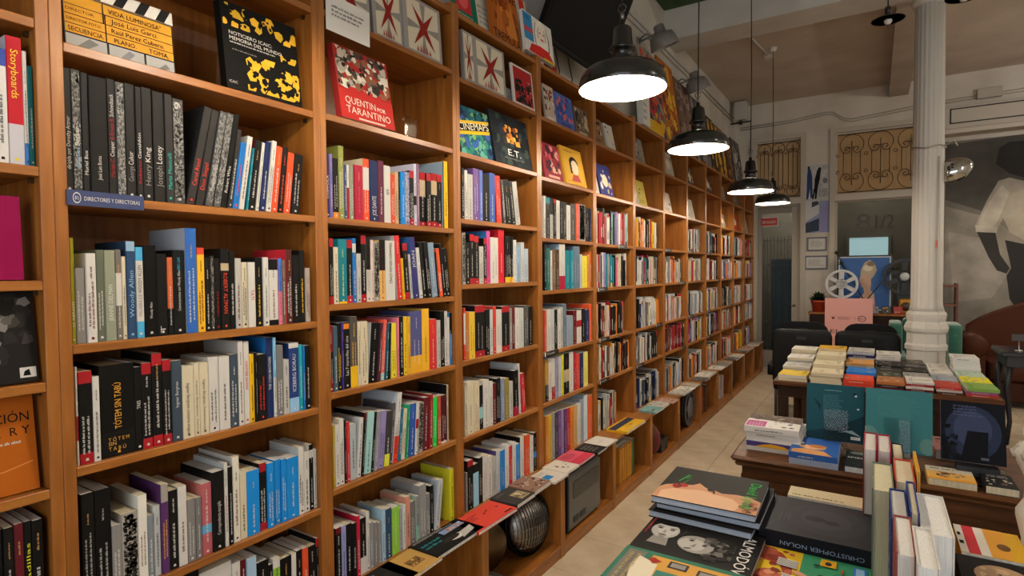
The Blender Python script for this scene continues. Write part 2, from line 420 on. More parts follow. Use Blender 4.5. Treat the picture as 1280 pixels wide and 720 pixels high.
# ------------------------------------------------------------------ wall of bookcases
ZTOP = 2.772; SH = .022; DEP = .30; PT = .0255; ZL = .475
SHELVES = {-1: [2.5, 2.18, 1.85, 1.593, 1.361, 1.114, .80], 0: [2.492, 2.146, 1.796, 1.440, 1.147, .80],
  1: [2.503, 2.152, 1.796, 1.493, 1.184, .843], 2: [2.486, 2.150, 1.846, 1.543, 1.190, .834],
  3: [2.478, 2.139, 1.792, 1.488, 1.132, .838]}
for k in range(4, 12): SHELVES[k] = [2.473, 2.128, 1.787, 1.480, 1.129, .840]
BAYN = {-1: 'leftmost cut-off bay', 0: 'first full bay', 1: 'second full bay', 2: 'third full bay', 3: 'fourth full bay', 4: 'fifth full bay', 5: 'sixth full bay',
  6: 'seventh full bay', 7: 'eighth full bay', 8: 'ninth full bay', 9: 'tenth full bay', 10: 'eleventh full bay', 11: 'last bay by the back wall'}
def one(name, args, mt, parent, b=.0015):
    q = MB(); q.cbox(*args, b); return q.build(name, mt, parent)
for k in range(-1, 12):
    y0 = yb(k)+.0003; y1 = yb(k+1)-.0003; root = empty('bookcase', (0, y0, 0)); W = y1-y0
    tag(root, 'orange varnished wooden bookcase, ' + {-1: 'leftmost one cut off by the picture edge', 11: 'last one beside the back door'}.get(k, ordn(k+1)+' full bay from the left'), 'bookcase', 'bookcase bays along the left wall')
    for a in (0, W-PT): one('side_panel', (-DEP, 0, a, a+PT, 0, ZTOP+.03), M_WV, root)
    one('back_panel', (-DEP-.012, -DEP, 0, W, 0, ZTOP), M_WV, root)
    one('top_board', (-DEP+.001, -.002, PT+.0005, W-PT-.0005, ZTOP-SH, ZTOP), M_WS, root)
    for z in SHELVES[k]: one('shelf', (-DEP+.001, -.001, PT+.0005, W-PT-.0005, z-SH, z), M_WS, root)
    if k <= 4:
        for z in SHELVES[k]:
            for a in (PT, W-PT-.008):
                q = MB(); q.box(-.045, -.033, a, a+.008, z-SH-.012, z-SH-.0005, '3a2410'); q.build('shelf_pin', M_PLAST, root)
    one('ledge_board', (-DEP+.001, LEDGE, (0 if k > -1 else 0), W, ZL-SH, ZL), M_WS, root)
    for a in (0, W-PT): one('base_divider', (.0005, LEDGE-.002, a, a+PT, 0, ZL-SH-.0005), M_WV, root)
    one('base_board', (-DEP+.001, LEDGE-.004, PT+.0005, W-PT-.0005, .052, .074), M_WS, root)
    one('plinth', (LEDGE-.022, LEDGE-.006, PT+.0005, W-PT-.0005, .001, .0515), M_WS, root)

# ------------------------------------------------------------------ books
def glyphs(mb, rng, L, s, at_, du, dv, col):
    """a line of illegible print: small upright strokes grouped into words"""
    u = 0.; left = rng.randint(3, 8)
    while u < L-s*.4:
        w_ = s*rng.uniform(.28, .5); h_ = s*(1 if rng.random() < .3 else .7)
        p = [at_+du*u, at_+du*(u+w_*.62), at_+du*(u+w_*.62)+dv*h_, at_+du*u+dv*h_]
        mb.face(p, col); u += w_; left -= 1
        if left <= 0: u += s*.45; left = rng.randint(3, 8)
def print_text(mb, t, at_, du, dv, L=None, s=None, col='w', squeeze=1.):
    v, fs, w_ = text_geo(t)
    if s is None: s = L/w_
    if L is None: L = w_*s*squeeze
    kx = L/w_
    mb.raw([tuple(at_+du*(a*kx)+dv*(b_*s)) for a, b_ in v], fs, col)
def spine_book(y, z, t, h, d, col, side=None, bands=(), lean=0., xs=-.012, pages='cr', hard=False, title=None, tcol=None, tpos=(.12, .62), tdir=1, tsize=None,
               pat=None, marks=True, label='', group='', seed=0, name='book', cat='book', extra=None):
    """a book standing on a shelf, spine towards the room (+x)"""
    rng = rnd(seed); ct = .0025 if hard else .0011
    ct = min(ct, t*.2); side = side or col
    root_m = Matrix.Translation((xs, y, z)); th = -math.radians(lean)
    lift = -min(0., t*math.sin(th)); root_m = root_m @ Matrix.Translation((0, 0, lift+.0004)) @ Matrix.Rotation(th, 4, 'X')
    cuts = sorted(set([0., 1.]+[c_ for b in bands for c_ in b[:2]]))
    mb = MB(); r = min(.0016, t*.18)
    for z0, z1 in zip(cuts[:-1], cuts[1:]):
        cc = col; mid = (z0+z1)/2; full = False
        for b in bands:
            if b[0] <= mid <= b[1]: cc = b[2]
        a, e = z0*h, z1*h
        # outer outline (y to the right, x towards the room) and inner outline
        out = [(-d, 0), (-r, 0), (0, r), (0, t-r), (-r, t), (-d, t)]; inn = [(-d, ct), (-ct*1.2, ct), (-ct*1.2, t-ct), (-d, t-ct)]
        fc = [side, cc, cc, cc, side]
        for i in range(5):
            p, q = out[i], out[i+1]; mb.face([(p[0], p[1], a), (q[0], q[1], a), (q[0], q[1], e), (p[0], p[1], e)], fc[i])
        for i in range(3):
            p, q = inn[i+1], inn[i]; mb.face([(p[0], p[1], a), (q[0], q[1], a), (q[0], q[1], e), (p[0], p[1], e)], 'w')
        for p, q in ((out[0], inn[0]), (inn[3], out[5])): mb.face([(p[0], p[1], a), (p[0], p[1], e), (q[0], q[1], e), (q[0], q[1], a)], side)
        for zz, cond, flip in ((a, z0 == 0, 1), (e, z1 == 1, 0)):
            if cond:
                for ring in ([out[0], out[1], inn[1], inn[0]], [out[1], out[2], out[3], out[4], inn[2], inn[1]], [out[4], out[5], inn[3], inn[2]]):
                    pp = [(q[0], q[1], zz) for q in ring]; mb.face(pp[::-1] if flip else pp, cc)
    o = mb.build(name, M_GLOSS if hard else M_PRINT, None, root_m)
    tag(o, label, cat, group)
    pb = MB(); ins = .003 if hard else .0006
    pb.box(-d+ins+.001, -ct*1.2-.0003, ct+.0002, t-ct-.0002, ins, h-ins, pages); pb.build('page_block', M_PAGE, o)
    tb = MB(); X = .0005
    if pat:
        n = int(60+h*t*40000*.9)
        for i in range(n):
            ww = t*rng.uniform(.05, .22); hh = rng.uniform(.002, .008); yy = rng.uniform(.06*t, t*.94-ww); zz = rng.uniform(.01, h*.985-hh)
            sl_ = rng.uniform(-.5, .5)*hh
            tb.face([(X, yy, zz), (X, yy+ww, zz+sl_), (X, yy+ww, zz+hh+sl_), (X, yy, zz+hh)], pat)
    dark = sum(c4(col)[:3]) < .9
    tc = tcol or ('w' if dark else rng.choice(['k', 'k', 'dk', 'dr']))
    if title:
        du, dv = (Vector((0, 0, 1)), Vector((0, -1, 0))) if tdir > 0 else (Vector((0, 0, -1)), Vector((0, 1, 0)))
        parts = title if isinstance(title, list) else [(title, tc)]
        tot = ' '.join(p[0] for p in parts); wt = text_geo(tot)[2]; L = (tpos[1]-tpos[0])*h
        s = tsize*t/.72 if tsize else min(t*.72, L/wt*1.25); kx = L/wt
        pos = tpos[0]*h if tdir > 0 else tpos[1]*h
        yy = t/2+s*.33 if tdir > 0 else t/2-s*.33
        acc = 0.
        for tx, cc in parts:
            v, fs, w_ = text_geo(tx); pz = pos+(acc*kx if tdir > 0 else -acc*kx)
            print_text(tb, tx, Vector((X+.0002, yy, pz)), du, dv, w_*kx, s, cc); acc += w_+.3
    elif marks and t > .005:
        lines = 1 if t < .016 else rng.choice([1, 2]); sz = min(.0062, t*rng.uniform(.2, .34))
        for q in range(lines):
            yy = t/2+sz*.4 if lines == 1 else t*(.36+.36*q)
            z0 = h*rng.uniform(.1, .2); L = h*rng.uniform(.35, .55)
            up = rng.random() < .75
            du, dv = (Vector((0, 0, 1)), Vector((0, -1, 0)))
            glyphs(tb, rng, L, sz*(1 if lines == 1 else .8), Vector((X, yy, z0)), du, dv, tc)
        if rng.random() < .6:
            glyphs(tb, rng, h*rng.uniform(.1, .2), sz*.7, Vector((X, t/2+sz*.3, h*.72)), Vector((0,0,1)), Vector((0,-1,0)), rng.choice([tc, 'tan' if dark else 'k']))
    if t > .008 and rng.random() < .7:                                     # publisher's mark at the foot
        q = min(.0035, t*.2); tb.face([(X, t/2-q, h*.035), (X, t/2+q, h*.035), (X, t/2+q*.7, h*.035+1.7*q), (X, t/2-q*.7, h*.035+1.7*q)], tc)
    if extra: extra(tb, t, h)
    if tb.f: tb.build('spine_print', M_PRINT, o)
    return o

SPEC = dict(filmy=('3d3d3c', '8f8d89'), silver=('4d4d4c', '9c9a97'), photo=('2b2826', '8d867c'), lila=('8d88b4', 'd5d2e2'), photw=('9b958c', '3b3733'))
CN.update(filmy='grey film-strip patterned', silver='crumpled silver-patterned', photo='dark photo', lila='violet dotted', photw='grey photo')
PAL.update({k: v[0] for k, v in SPEC.items()})
ROWN = ['top', 'second', 'third', 'fourth', 'fifth', 'sixth', 'seventh']
NSEED = [100]
def cname(k):
    if k in CN: return CN[k]
    a = [int(k[i:i+2], 16) for i in (0, 2, 4)]; best = None
    for q, n_ in CN.items():
        if q in SPEC: continue
        p = PAL[q]; e = sum((a[i]-int(p[2*i:2*i+2], 16))**2*(2, 4, 3)[i] for i in range(3))
        if best is None or e < best[0]: best = (e, n_)
    return best[1]
def row(bay, z, L, text, rowname):
    """books of one shelf; every entry: right edge px, top px, colour and options"""
    seed = NSEED[0]; NSEED[0] += 1000; rng = rnd(seed); prev = L; i = 0; last = yb(bay)+PT+.0012
    toks = [q.split() for q in text.replace('\n', ' ').split(';') if q.split()]
    LN = [float(dict(q.split('=', 1) for q in tk[3:]).get('l', 0)) if tk[0] != 'gap' else 0. for tk in toks]
    for ti_, tok in enumerate(toks):
        if tok[0] == 'gap': prev = float(tok[1]); continue
        R, Tp, col = float(tok[0]), float(tok[1]), tok[2]; i += 1
        op = dict(q.split('=', 1) for q in tok[3:])
        xs = -.012-rng.uniform(0, .007)-float(op.get('in', 0))
        lo, hi = yb(bay)+PT+.0012, yb(bay+1)-PT-.0012
        y0 = max(last, proj_x_to_y(prev, xs, z)); y1 = min(hi, proj_x_to_y(R, xs, z))
        if y1-y0 < .003: prev = R; continue
        prev = R; last = y1; lean = LN[ti_]; nxt = LN[ti_+1] if ti_+1 < len(LN) else 0.
        if lean < 0 and ti_ > 0: y0 = min(y1-.004, y0+max(0, .2*(math.tan(math.radians(LN[ti_-1]))-math.tan(math.radians(lean)))))
        shr = max(0, .2*(math.tan(math.radians(lean))-math.tan(math.radians(nxt)))) if lean > 0 and ti_+1 < len(LN) else 0
        t = max(.004, (y1-y0-.0006-min(shr, (y1-y0)*.4))*math.cos(math.radians(lean)))
        ym = (y0+y1)/2
        h = proj_y_to_z(Tp, xs, ym)-z
        if lean:
            for _ in range(3): h = (proj_y_to_z(Tp, xs, ym+h*math.sin(math.radians(lean)))-z)/math.cos(math.radians(lean))
        above = min([q for q in SHELVES[bay]+[ZTOP] if q > z+.05])-SH
        h = max(.12, min(above-z-.006-(.004 if lean else 0), h)); d = min(.285, h*rng.uniform(.66, .74)) if h > .2 else h*.68
        d = min(d, .26)
        bands = []
        if 'b' in op:
            for q in op['b'].split(','):
                cc, rg = q.split(':'); a, b_ = rg.split('-'); bands.append((float(a), float(b_), cc))
        feat = ''
        if bands:
            cs = []
            for b in bands:
                cs.append(cname(b[2]))
            feat = ' with '+cs[0]+' band'
        size = 'slim ' if t < .012 else ('thick ' if t > .03 else ''); size = ('tall ' if h > .27 else '')+size
        base = cname(col)
        label = f"{size}{base} book{feat}, {ordn(i)} from left, {rowname}, {BAYN[bay]}"
        ti = op.get('x'); tcol = op.get('xc')
        if ti:
            ti = ti.replace('_', ' ')
            if '|' in ti: ti = [(q, cc) for q, cc in zip(ti.split('|'), tcol.split('|'))]; tcol = 'w'
        spine_book(y0+.0003, z, t, h, d, col, op.get('s'), bands, lean, xs, op.get('pg', rng.choice(['cr', 'w', 'w', 'cr'])), 'hard' in op or col in ('k', 'dk') and t > .035,
                   ti, tcol, tuple(float(q) for q in op['p'].split('-')) if 'p' in op else (.1, .62), -1 if 'down' in op else 1, float(op['ts']) if 'ts' in op else None,
                   SPEC[col][1] if col in SPEC else None, col not in SPEC and 'nm' not in op, label, 'books on the shelves of the '+BAYN[bay], seed+i, extra=EXTRA.get(ti) if isinstance(ti, str) else None)

def totem(tb, t, h):
    du, dv = Vector((0, 1, 0)), Vector((0, 0, 1)); tb.face([(.0004, t*.02, .002), (.0004, t*.98, .002), (.0004, t*.98, h*.27), (.0004, t*.02, h*.27)], '141312')
    for tx, a, b_, z_ in (('T Ó T E M', .2, .8, .17), ('SIN', .2, .42, .125), ('T A B Ú', .2, .7, .07)): print_text(tb, tx, Vector((.0007, t*a, h*z_)), du, dv, t*(b_-a), t*.17, 'd9a045')
EXTRA = {'TÓTEM SIN TABÚ': totem}
RB = 'b=r:.87-1,r:0-.12'
# ---- first full bay
S0 = SHELVES[0]
row(0, S0[2], 82.5, f"""92.5 85 dk x=dirigida_por_Dorothy_Arzner xc=lg p=.2-.62; 104.5 87 filmy x=Jacques|Becker xc=lb|w p=.22-.55; 113.9 91 dk x=Muriel_Box xc=w p=.17-.37;
137 96.5 dk x=José_Luis_Borau xc=w p=.14-.34 ts=.22 hard=1; 147.5 99 dk x=Merian_C.|Cooper|&_Ernest_B.|Schoedsack xc=r|w|r|w p=.18-.88; 159 103 silver; 171.5 105 dk x=George|Cukor xc=g|w p=.16-.42; 180 109 dk x=Roberto|Gavaldón xc=r|w p=.15-.6;
192.6 110 dk x=Henry|King xc=g|w p=.14-.48; 193.4 110 w; 207.8 115 dk x=Joseph|Losey xc=g|w p=.14-.52; 218.3 118 ch x=Mario_Monicelli xc=2ea69a p=.13-.46; 232.2 124 filmy x=9 xc=w p=.9-.97 ts=.6;
244.4 135.5 ch l=11.5 x=Carol_Reed xc=d8362c p=.19-.46; 255.5 139.5 ch l=11 x=Don_Siegel xc=d8362c p=.16-.44; 266.7 141 silver l=10.5 x=Preston_Sturges xc=w p=.16-.44; 276 143 silver l=10; 284.4 144 k l=10 x=Robert_Wise xc=w p=.16-.44;
290.4 163 ch l=9; 298.4 179 b l=9 xc=d8362c; 306.7 171.5 w l=9; 310.4 185.5 t l=8; 319.6 176.7 k l=8 s=dr; 324.4 179 w l=7.5; 331.8 178 n l=7; 338.9 177 w l=7; 346.7 184 orr l=7; 354.4 185 k l=7 xc=orr; 363.3 192 orr l=6.5; 374.4 194 k l=6""", 'upper book row')
row(0, S0[3], 90.3, f"""96 297.3 ol x=J.J._ABRAMS xc=w p=.16-.4; 108.9 335 g; 122.9 316.7 w; 133 312.5 5d6152; 146.7 313 sa x=JEANNE_DIELMAN xc=w p=.22-.62; 154.4 312 6e6862 b=w:.38-.74; 160 320.7 cr; 171.8 301.8 2a4260 b=lb:.9-1 x=Woody_Allen xc=lb p=.22-.7; 181.6 309 w b=4ba3d0:0-.18,4ba3d0:.85-1 x=PALABRA_DE|WOODY_ALLEN xc=g|k p=.24-.8;
197.8 307 k x=Woody_Allen xc=w p=.2-.38 ts=.22 hard=1; 210.7 317.3 k x=T xc=w p=.04-.12 ts=.5; 218.2 321.8 k b=c05f38:.34-1; 232.2 312.9 k x=Conversaciones_con_Woody_Allen|ERIC_LAX xc=w|3aa6c8 p=.28-.92 ; 234.4 330 k; 248.3 285.5 2f5fa8 s=a9b2bd; 257.7 310 e0ad2a b=c8452f:.92-1; 264.5 323 k; 269.4 320 photo; 277.2 323 k xc=r; 288.3 311 k x=ROBERT_ALTMAN xc=d0442f p=.2-.7 ts=.5 b=bg:.73-.82 down=1; 295.4 314.4 k;
303.4 323 lg; 310.6 327.8 cr; 320.6 327.8 w x=TATI xc=c0392b p=.42-.58 down=1; 329.4 322 k s=k xc=y; 337.2 321.8 w; 348.8 324.4 w b=k:.84-1,k:0-.08; 353.9 323 pk b=3f6fc0:.5-1; 358.3 325 6a5a50; 366.6 312 4a2320 s=cf2f3a; 375.4 319 k; 382 313 k xc=y; 388.8 335 a29488""", 'second book row')
row(0, S0[4], 97.2, f"""100 459 w b=r:.25-.5; 118.3 464.4 k {RB}; 127.2 471 w; 170.5 455.5 k x=TÓTEM_SIN_TABÚ xc=e0a13a p=.3-.8 ts=.2 hard=1 pg=bg; 179.4 459 k x=TRES xc=w p=.5-.6; 192 454 k {RB}; 205 442 k {RB}; 216 450 k {RB}; 229.4 451 sl x=Ingmar_Bergman xc=w p=.42-.74 ts=.3;
244 457.8 cr x=Ingmar_Bergman._Linterna_mágica xc=5a5348 p=.06-.76 ts=.3 down=1; 251.1 454.4 cr x=Ingmar_Bergman._Niños xc=5a5348 p=.06-.76 ts=.3 down=1; 262.2 453 cr x=Ingmar_Bergman._Conversaciones xc=5a5348 p=.06-.76 ts=.3 down=1; 275 446.7 w; 288.9 445.6 w; 299.5 443 sl; 306 426.7 w s=lg; 313.3 427 w s=w x=INGMAR_BERGMAN xc=c0303a p=.42-.76; 319.3 443 y; 323.3 441 k; 334.4 443 k xc=d8362c; 342.7 422 n s=b x=THE_COEN_BROTHERS xc=w p=.35-.76; 347 422 7fb6d6 b=w:0-.5; 355.5 432 6f6e6c; 362.7 449.6 lg; 374.9 429 22386f b=8fb9dc:0-.21,w:.93-1 x=ICEBERG_BORAU xc=w p=.3-.84 ts=.36; 379.5 431 1d9aa6; 382.7 432 b; 389.3 432 k""", 'third book row')
row(0, S0[5], 105, f"""121.5 617 k xc=lg; 142 612 k xc=lg; 154.5 656.7 g; 175 641 photw; 186.5 619 e0dccf pg=cr; 194 644 7b8288; 202.5 632 gw; 213 605.5 54305f b=photw:.8-1 xc=y; 224.5 613 k s=w; 235.5 608 w pg=cr; 246 624 7d7a77; 253.5 622 716f6d; 266.4 604 ro b=5aa0c8:.3-.42 s=c0736f pg=w; 282.2 589.4 k x=Correspondencia_escogida xc=w p=.2-.62 ts=.3 pg=w; 287 579 w xc=r s=gw; 292.8 584 k; 301.2 571 d8d2c2 s=w; 310 590.7 cr; 325.8 588 1b83cf marks=0; 334.5 579 k {RB}; 344.2 579 1b83cf; 352 575 1b83cf; 359.5 574 1b83cf; 374.6 572 1b83cf; 381.2 559 w s=gw; 387.8 565 w; 393 556 k b=w:.8-.92 s=w; 398.8 561.6 gw""", 'fourth book row')
row(0, ZL, 118, f"""150 760 k; 172 742 g; 190 735 w; 210 735 dk; 228 728 w; 252 716 k; 292 709 w s=gw; 303 703 w; 310 700 dr; 323 697 9dbcd4; 338 701.7 k; 343 706 k; 352 698 w b=lime:.4-.86; 366 697 k; 372 692 w; 379 688 k; 387 685 orr; 396 682 k; 403 673 k {RB}; 408.5 647 c9551f s=e0a13a""", 'lowest book row')
# ---- second full bay
S1 = SHELVES[1]
row(1, S1[2], 408.2, f"""412.5 191.7 38274a x=COPPOLA xc=w p=.3-.66; 417 192.5 6a6299 xc=y; 424 198 k b=o:0-.1 xc=lg; 431 182.5 868a45 s=767a3a; 434.5 206 3a466e; 437.5 206 w b=r:0-.58; 443 206 sa; 454.7 206.7 cri s=cri xc=ro; 462.5 198.7 orr b=w:.5-.86 s=cr; 473.3 201 n x=JOE_DANTE xc=w p=.1-.42 ts=.5; 480.8 201 5a2238 xc=w; 489 207.4 w x=III xc=k p=.5-.58; 494.6 217.8 c94a2c; 499 215 c0a17c; 501 215 k; 506.8 215 bb; 512.6 215 lila; 518.2 213.6 k {RB}; 521.5 205 c9c6d6 b=k:.33-.48; 525 205 mv s=9fb2c2;
532.5 215.7 k b=r:.86-1,r:0-.08,bg:.55-.86; 539.7 217 k b=r:.86-1,r:0-.1; 547 217 k b=r:.86-1,r:0-.1,bg:.6-.86; 553 218.5 k b=r:.86-1,r:0-.08; 555.5 202 k s=92a6b4; 560.5 202 y""", 'upper book row')
row(1, S1[3], 409.5, f"""412 298 k b=w:0-.42; 418 298 k {RB}; 424 309 cr; 434.8 299 t b=y:0-.03 xc=ly; 441.5 300 k {RB}; 446.3 298 b b=w:.78-.92; 452.3 317 lg; 458.8 294.5 k {RB}; 464.2 300 w b=k:.52-1; 468 300 d5bfb4; 475.2 302 photw; 482.5 300 d7a862 b=k:.5-1; 494.5 301 w x=FERNANDO_FERNÁN_GÓMEZ xc=k p=.28-.96 ts=.3 down=1; 504 294.8 c9302f l=-4 s=b0b0b2; 507.2 323 y l=-4; 513.3 304.5 k l=-4 {RB}; 517 318 lg l=-5; 524.6 297 33336b l=-6 s=2f5f9a x=JOAN xc=w p=.5-.78; 529.2 310 w l=-6; 533.8 303 k l=-6; 540.4 303 k l=-6.5; 547.7 304 7b8fa3 l=-6.5; 550 315 k l=-6.5; 554.4 311 orr l=-7; 558 305 k l=-7; 563.3 311 k l=-7""", 'second book row')
row(1, S1[4], 412.2, f"""417.5 406.7 7c1d24 b=k:.2-.6; 423.3 408 3f5664; 428 404 k xc=y; 430.8 403 3d2b78; 438.3 403 k b=o:.9-.98 x=Las|7|maravillas_del_cine xc=w|w|w p=.2-.8; 448 396 4a4541 b=y:0-.3 xc=y; 452 402.5 cr; 460.8 401.7 cr; 471 404 k l=5 s=gw; 476 404 4a2230 l=6; 481.3 399.7 d9574a l=5 b=aq:0-.12; 486 404.5 1f4f60 l=4; 489.5 404 k l=3; 496.5 403.8 ly; 500 397 pk; 505.2 395.4 k; 509.6 395.8 e0b92a; 514 396 d9a52f; 528.2 389 4d4f7e b=e0a52c:0-.28; 537.2 386 e3ad2e; 546.3 399 c9302f; 551.4 400.5 lg; 556.4 389 k s=k; 560 389 w; 562.6 396.5 w; 566.7 391 2a78bd b=k:.6-1""", 'third book row')
row(1, S1[5], 417.2, f"""420.2 532 b09a2a; 425.4 531 w; 431.2 523.6 w; 434.2 524.6 k; 438.4 527.5 c22a33; 446.2 530 a9b0b3; 451.3 522.6 w l=5 s=c2c6c8; 455.2 516 k l=5 b=dr:.9-1; 464 515 9cc7c4 l=6; 467 515 k l=6; 472 515 8a878c l=6; 479.8 514 8d80b0 l=6; 486.7 514 3a3736 l=6 b=d8d52a:0-.22; 490.3 504 4a474b l=6; 497.8 491 w l=7 b=d8412c:0-.38 s=b9c0c8; 501.5 511 1f6a86 l=6; 506.8 511 cr l=6; 511 506 1c8a5e l=5; 518.4 505 2f4f9a l=4; 523 503 w l=4 b=r:.5-.68; 528.7 503 photw l=3; 536.2 497 5c1c26 l=3; 541 493 8d1f24 l=2; 547.5 496.5 neon l=2; 552 495 a8512f; 558.7 494 4a1420 b=w:0-.04; 561.5 481 bg s=k""", 'fourth book row')
row(1, ZL, 421, f"""428 660 k b=dr:.9-1; 434 657.5 8d8fc0; 441 655 k; 447 654 k; 451.3 645 b51f38; 458.7 647.5 k b=w:0-.3 s=w; 463 640 w xc=k; 468 653 8a8a8a; 473 653 7d7d7d; 478 653 858585; 483 636 9dbdd0; 490.5 636 2c4560; 500 634 8ac243; 503.7 635 9a9a98; 508 631 c9cbc8; 513.7 621 c98a74; 520 627 6d6d6c; 525 620 8fb5a4 b=8a8a88:.35-1; 533.7 606 8b8b8a; 538.2 617 7b7b7a; 542.5 607 k; 554 599 gw l=8 s=aab6c0; gap 563; 570 586 d3cc2c s=c9c32a""", 'fifth book row')
far = MB()
SINK[0] = far           # past the 300 largest: one object from here on
# ---- third full bay
S2 = SHELVES[2]
row(2, S2[2], 577.5, """580.7 210 dk; 585 213 w; 591.7 218 lg; 599.3 211 6b4f86; 604 213 5d6cae; 612.3 218 k; 619.3 216.7 3d5796; 627.7 220 c63a2f l=-4; 633 225 4a4a48 l=-7; 640 225 k l=-8; 645 227 dk l=-9; 651 228 lg l=-10""", 'upper book row')
row(2, S2[3], 578.5, f"""582.7 291 photw; 587.7 303 k; 593.3 293 k {RB}; 599.3 295 k {RB}; 605 308 lg; 609 298 k {RB}; 613.3 289 d0488a s=3a7fc0; 623.3 297 w; 630.7 287 c52630 s=c52630; 633.5 295 k b=y:0-.12; 636.3 295 k b=y:0-.12; 639 295 k b=y:0-.12; 642 296 k b=y:0-.12; 646 300 w; 650.7 308 lb; 655.7 303 gw; 660.7 311 a9b7c2""", 'second book row')
row(2, S2[4], 580.3, f"""582.7 385 c63a2f b=w:.3-.9; 586.7 390 b3672c; 594.3 390 d9b53a; 606.7 382 k {RB}; 612.7 387 k; 616.7 387 gw; 620.7 383 c63a2f; 627.7 387 w; 637.3 383 k {RB}; 640.7 385 g; 644 383 dr; 649.5 385 w; 655 385 gw; 661 382 4a4a48; 666 383 k""", 'third book row')
row(2, S2[5], 582, """584 483 cr; 593.3 477 cr; 600 477 cr; 604.3 481.7 k b=aq:.25-.5; 611.7 475 w; 616.7 477 w; 620.7 479 dr; 626 473 k; 631 473 7d8ba8; 636.7 473 8a7a3a; 641.7 477 lg; 648.3 463 k b=cri:0-.2; 651.7 455 w l=-3 s=c4c8ca; 657.7 467 c22a38 l=-5""", 'fourth book row')
row(2, ZL, 583.5, """585 591 g; 592.2 575.5 k b=r:.88-1; 599 580 k b=8fc0d4:0-.8; 604 572 k; 610 568.6 w; 615.5 570 w; 620.5 571 lg; 625.5 563 gw s=4a3f7a; 631.7 563 2079c4; 636.7 556 w; 640.8 557.5 b52a30; 645.5 553 w; 650.3 555 2484cc; 655.3 546 w s=k; 662.8 543.6 d3502d l=2; 667.2 545 w; 672 541 k b=bb:.35-.5""", 'fifth book row')
# ---- fourth full bay
S3 = SHELVES[3]
row(3, S3[2], 680.2, """682.5 245 w; 687.7 247 dk b=t:.85-1; 691.7 248 lg b=k:.6-1; 695.7 249 k b=r:.9-1; 700 250.7 w; 704.3 252 k; 708.3 253 dk; 713.3 256.7 w; 719.3 255 4a4744; 724 255 d0563f; 731.7 256 photw; 736.7 260 k; 741 261 n""", 'upper book row')
row(3, S3[3], 680.8, """683.3 305 k; 688 310 1f5f5a; 690.7 313 w; 695 312 6d5238; 699.3 312 4a3526; 706.7 304 w s=9fb6c8 b=cri:0-.3; 713.3 313 t; 717 313 1a8aa0; 725 308 5d6f80; 728 318 gw; 734 320 ly; 737 318 c98a4a; 741.7 315 b5602f""", 'second book row')
row(3, S3[4], 681.5, """683.5 388 d0563f; 688.5 387 w; 693.3 387 gw; 697 387 k; 701 386 w; 704 384 lg; 708.3 380 5d6f80; 716.7 395 8a98a4; 721 388 dr; 727 388 w b=r:.5-.7; 731.7 386 k; 736.7 387 n; 743 380 d8552f""", 'third book row')
row(3, S3[5], 682, """686 450 b5843a b=k:0-.4; 690 448 w; 694 448 r b=w:.3-1; 698.5 446 9a92a8; 702 445 gw; 705 443 d5cf3a; 711.7 442 k b=bg:.3-.6; 717 440 w; 720 440 cri; 725 442 c63a2f; 729.5 441 n; 735 440 d8cf6a""", 'fourth book row')
row(3, ZL, 682.8, """686 520 c0782c; 690 518 c9a53a; 694 516 8d8a86; 698 515 3a3f4a; 702 513 6a4a86; 705 512 9a86b0; 709 511 5a3a6a; 713 510 b5303a; 718 508 d9822b; 722 507 c0a070; 726 504 w; 730 500 8d98a4; 734.5 494 c9d4da s=8fa2b0; 740.5 494 cf5a30""", 'fifth book row')
SINK[0] = None
# ---- cut-off bay at the left edge
SM = SHELVES[-1]
row(-1, SM[2], -40, """-18 60 w; -4 52 b; 12 60 d5d2cf b=3a4a9a:.85-1; 32 46 c0bfc6 b=b3202c:.32-1 x=Storyboards xc=ly p=.52-.9 ts=.5 down=1; 38 64 w b=3a6fb0:.0-.2; 46.5 83 1f6a6c""", 'upper book row')
row(-1, SM[6], -10, """8 664 k; 22 660 k; 34 655 5a1c22; 44 652 k x=Pesadillas xc=d8d52a p=.3-.8; 58 650 k""", 'lowest book row')

# ---- all further bays: too many to lift out one by one
rng = rnd(77)
FARPAL = ['k']*6+['w']*6+['gw']*4+['lg']*3+['g']*4+['dk']*3+['cr']*4+['dr']*2+['r']*2+['cri','orr','o','n','b','lb','sl','br','bg','pk','la','t','y','6f6e6c','8d8a86','a9a49a']
def far_row(k, z, fill=.93, hh=(.19, .25), pal=FARPAL):
    y = yb(k)+PT+.004; end = yb(k+1)-PT-.004; stop = y+(end-y)*fill
    while y < stop-.012:
        t = min(rng.choice([.008, .012, .015, .018, .024, .03])*rng.uniform(.85, 1.15), end-y-.001); h = rng.uniform(*hh); d = h*.7; x = -.012-rng.uniform(0, .02)
        c_ = rng.choice(pal)
        far.box(x-d, x, y, y+t, z+.0005, z+h, c_)
        far.face([(x-d+.002, y+.001, z+h+.0006), (x-.002, y+.001, z+h+.0006), (x-.002, y+t-.001, z+h+.0006), (x-d+.002, y+t-.001, z+h+.0006)], rng.choice(['cr', 'w']))
        if rng.random() < .75:
            tc = 'w' if sum(c4(c_)[:3]) < .9 else 'k'
            za = z+h*rng.uniform(.12, .25); zb_ = za+h*rng.uniform(.2, .45); q = t*rng.uniform(.12, .2)
            far.face([(x+.0006, y+t/2-q, za), (x+.0006, y+t/2+q, za), (x+.0006, y+t/2+q, zb_), (x+.0006, y+t/2-q, zb_)], tc)
        if rng.random() < .25:
            a = z if rng.random() < .5 else z+h*.86
            far.face([(x+.0008, y, a+.001), (x+.0008, y+t, a+.001), (x+.0008, y+t, a+h*.13), (x+.0008, y, a+h*.13)], rng.choice(['r', 'w', 'k', 'y']))
        y += t+.0008
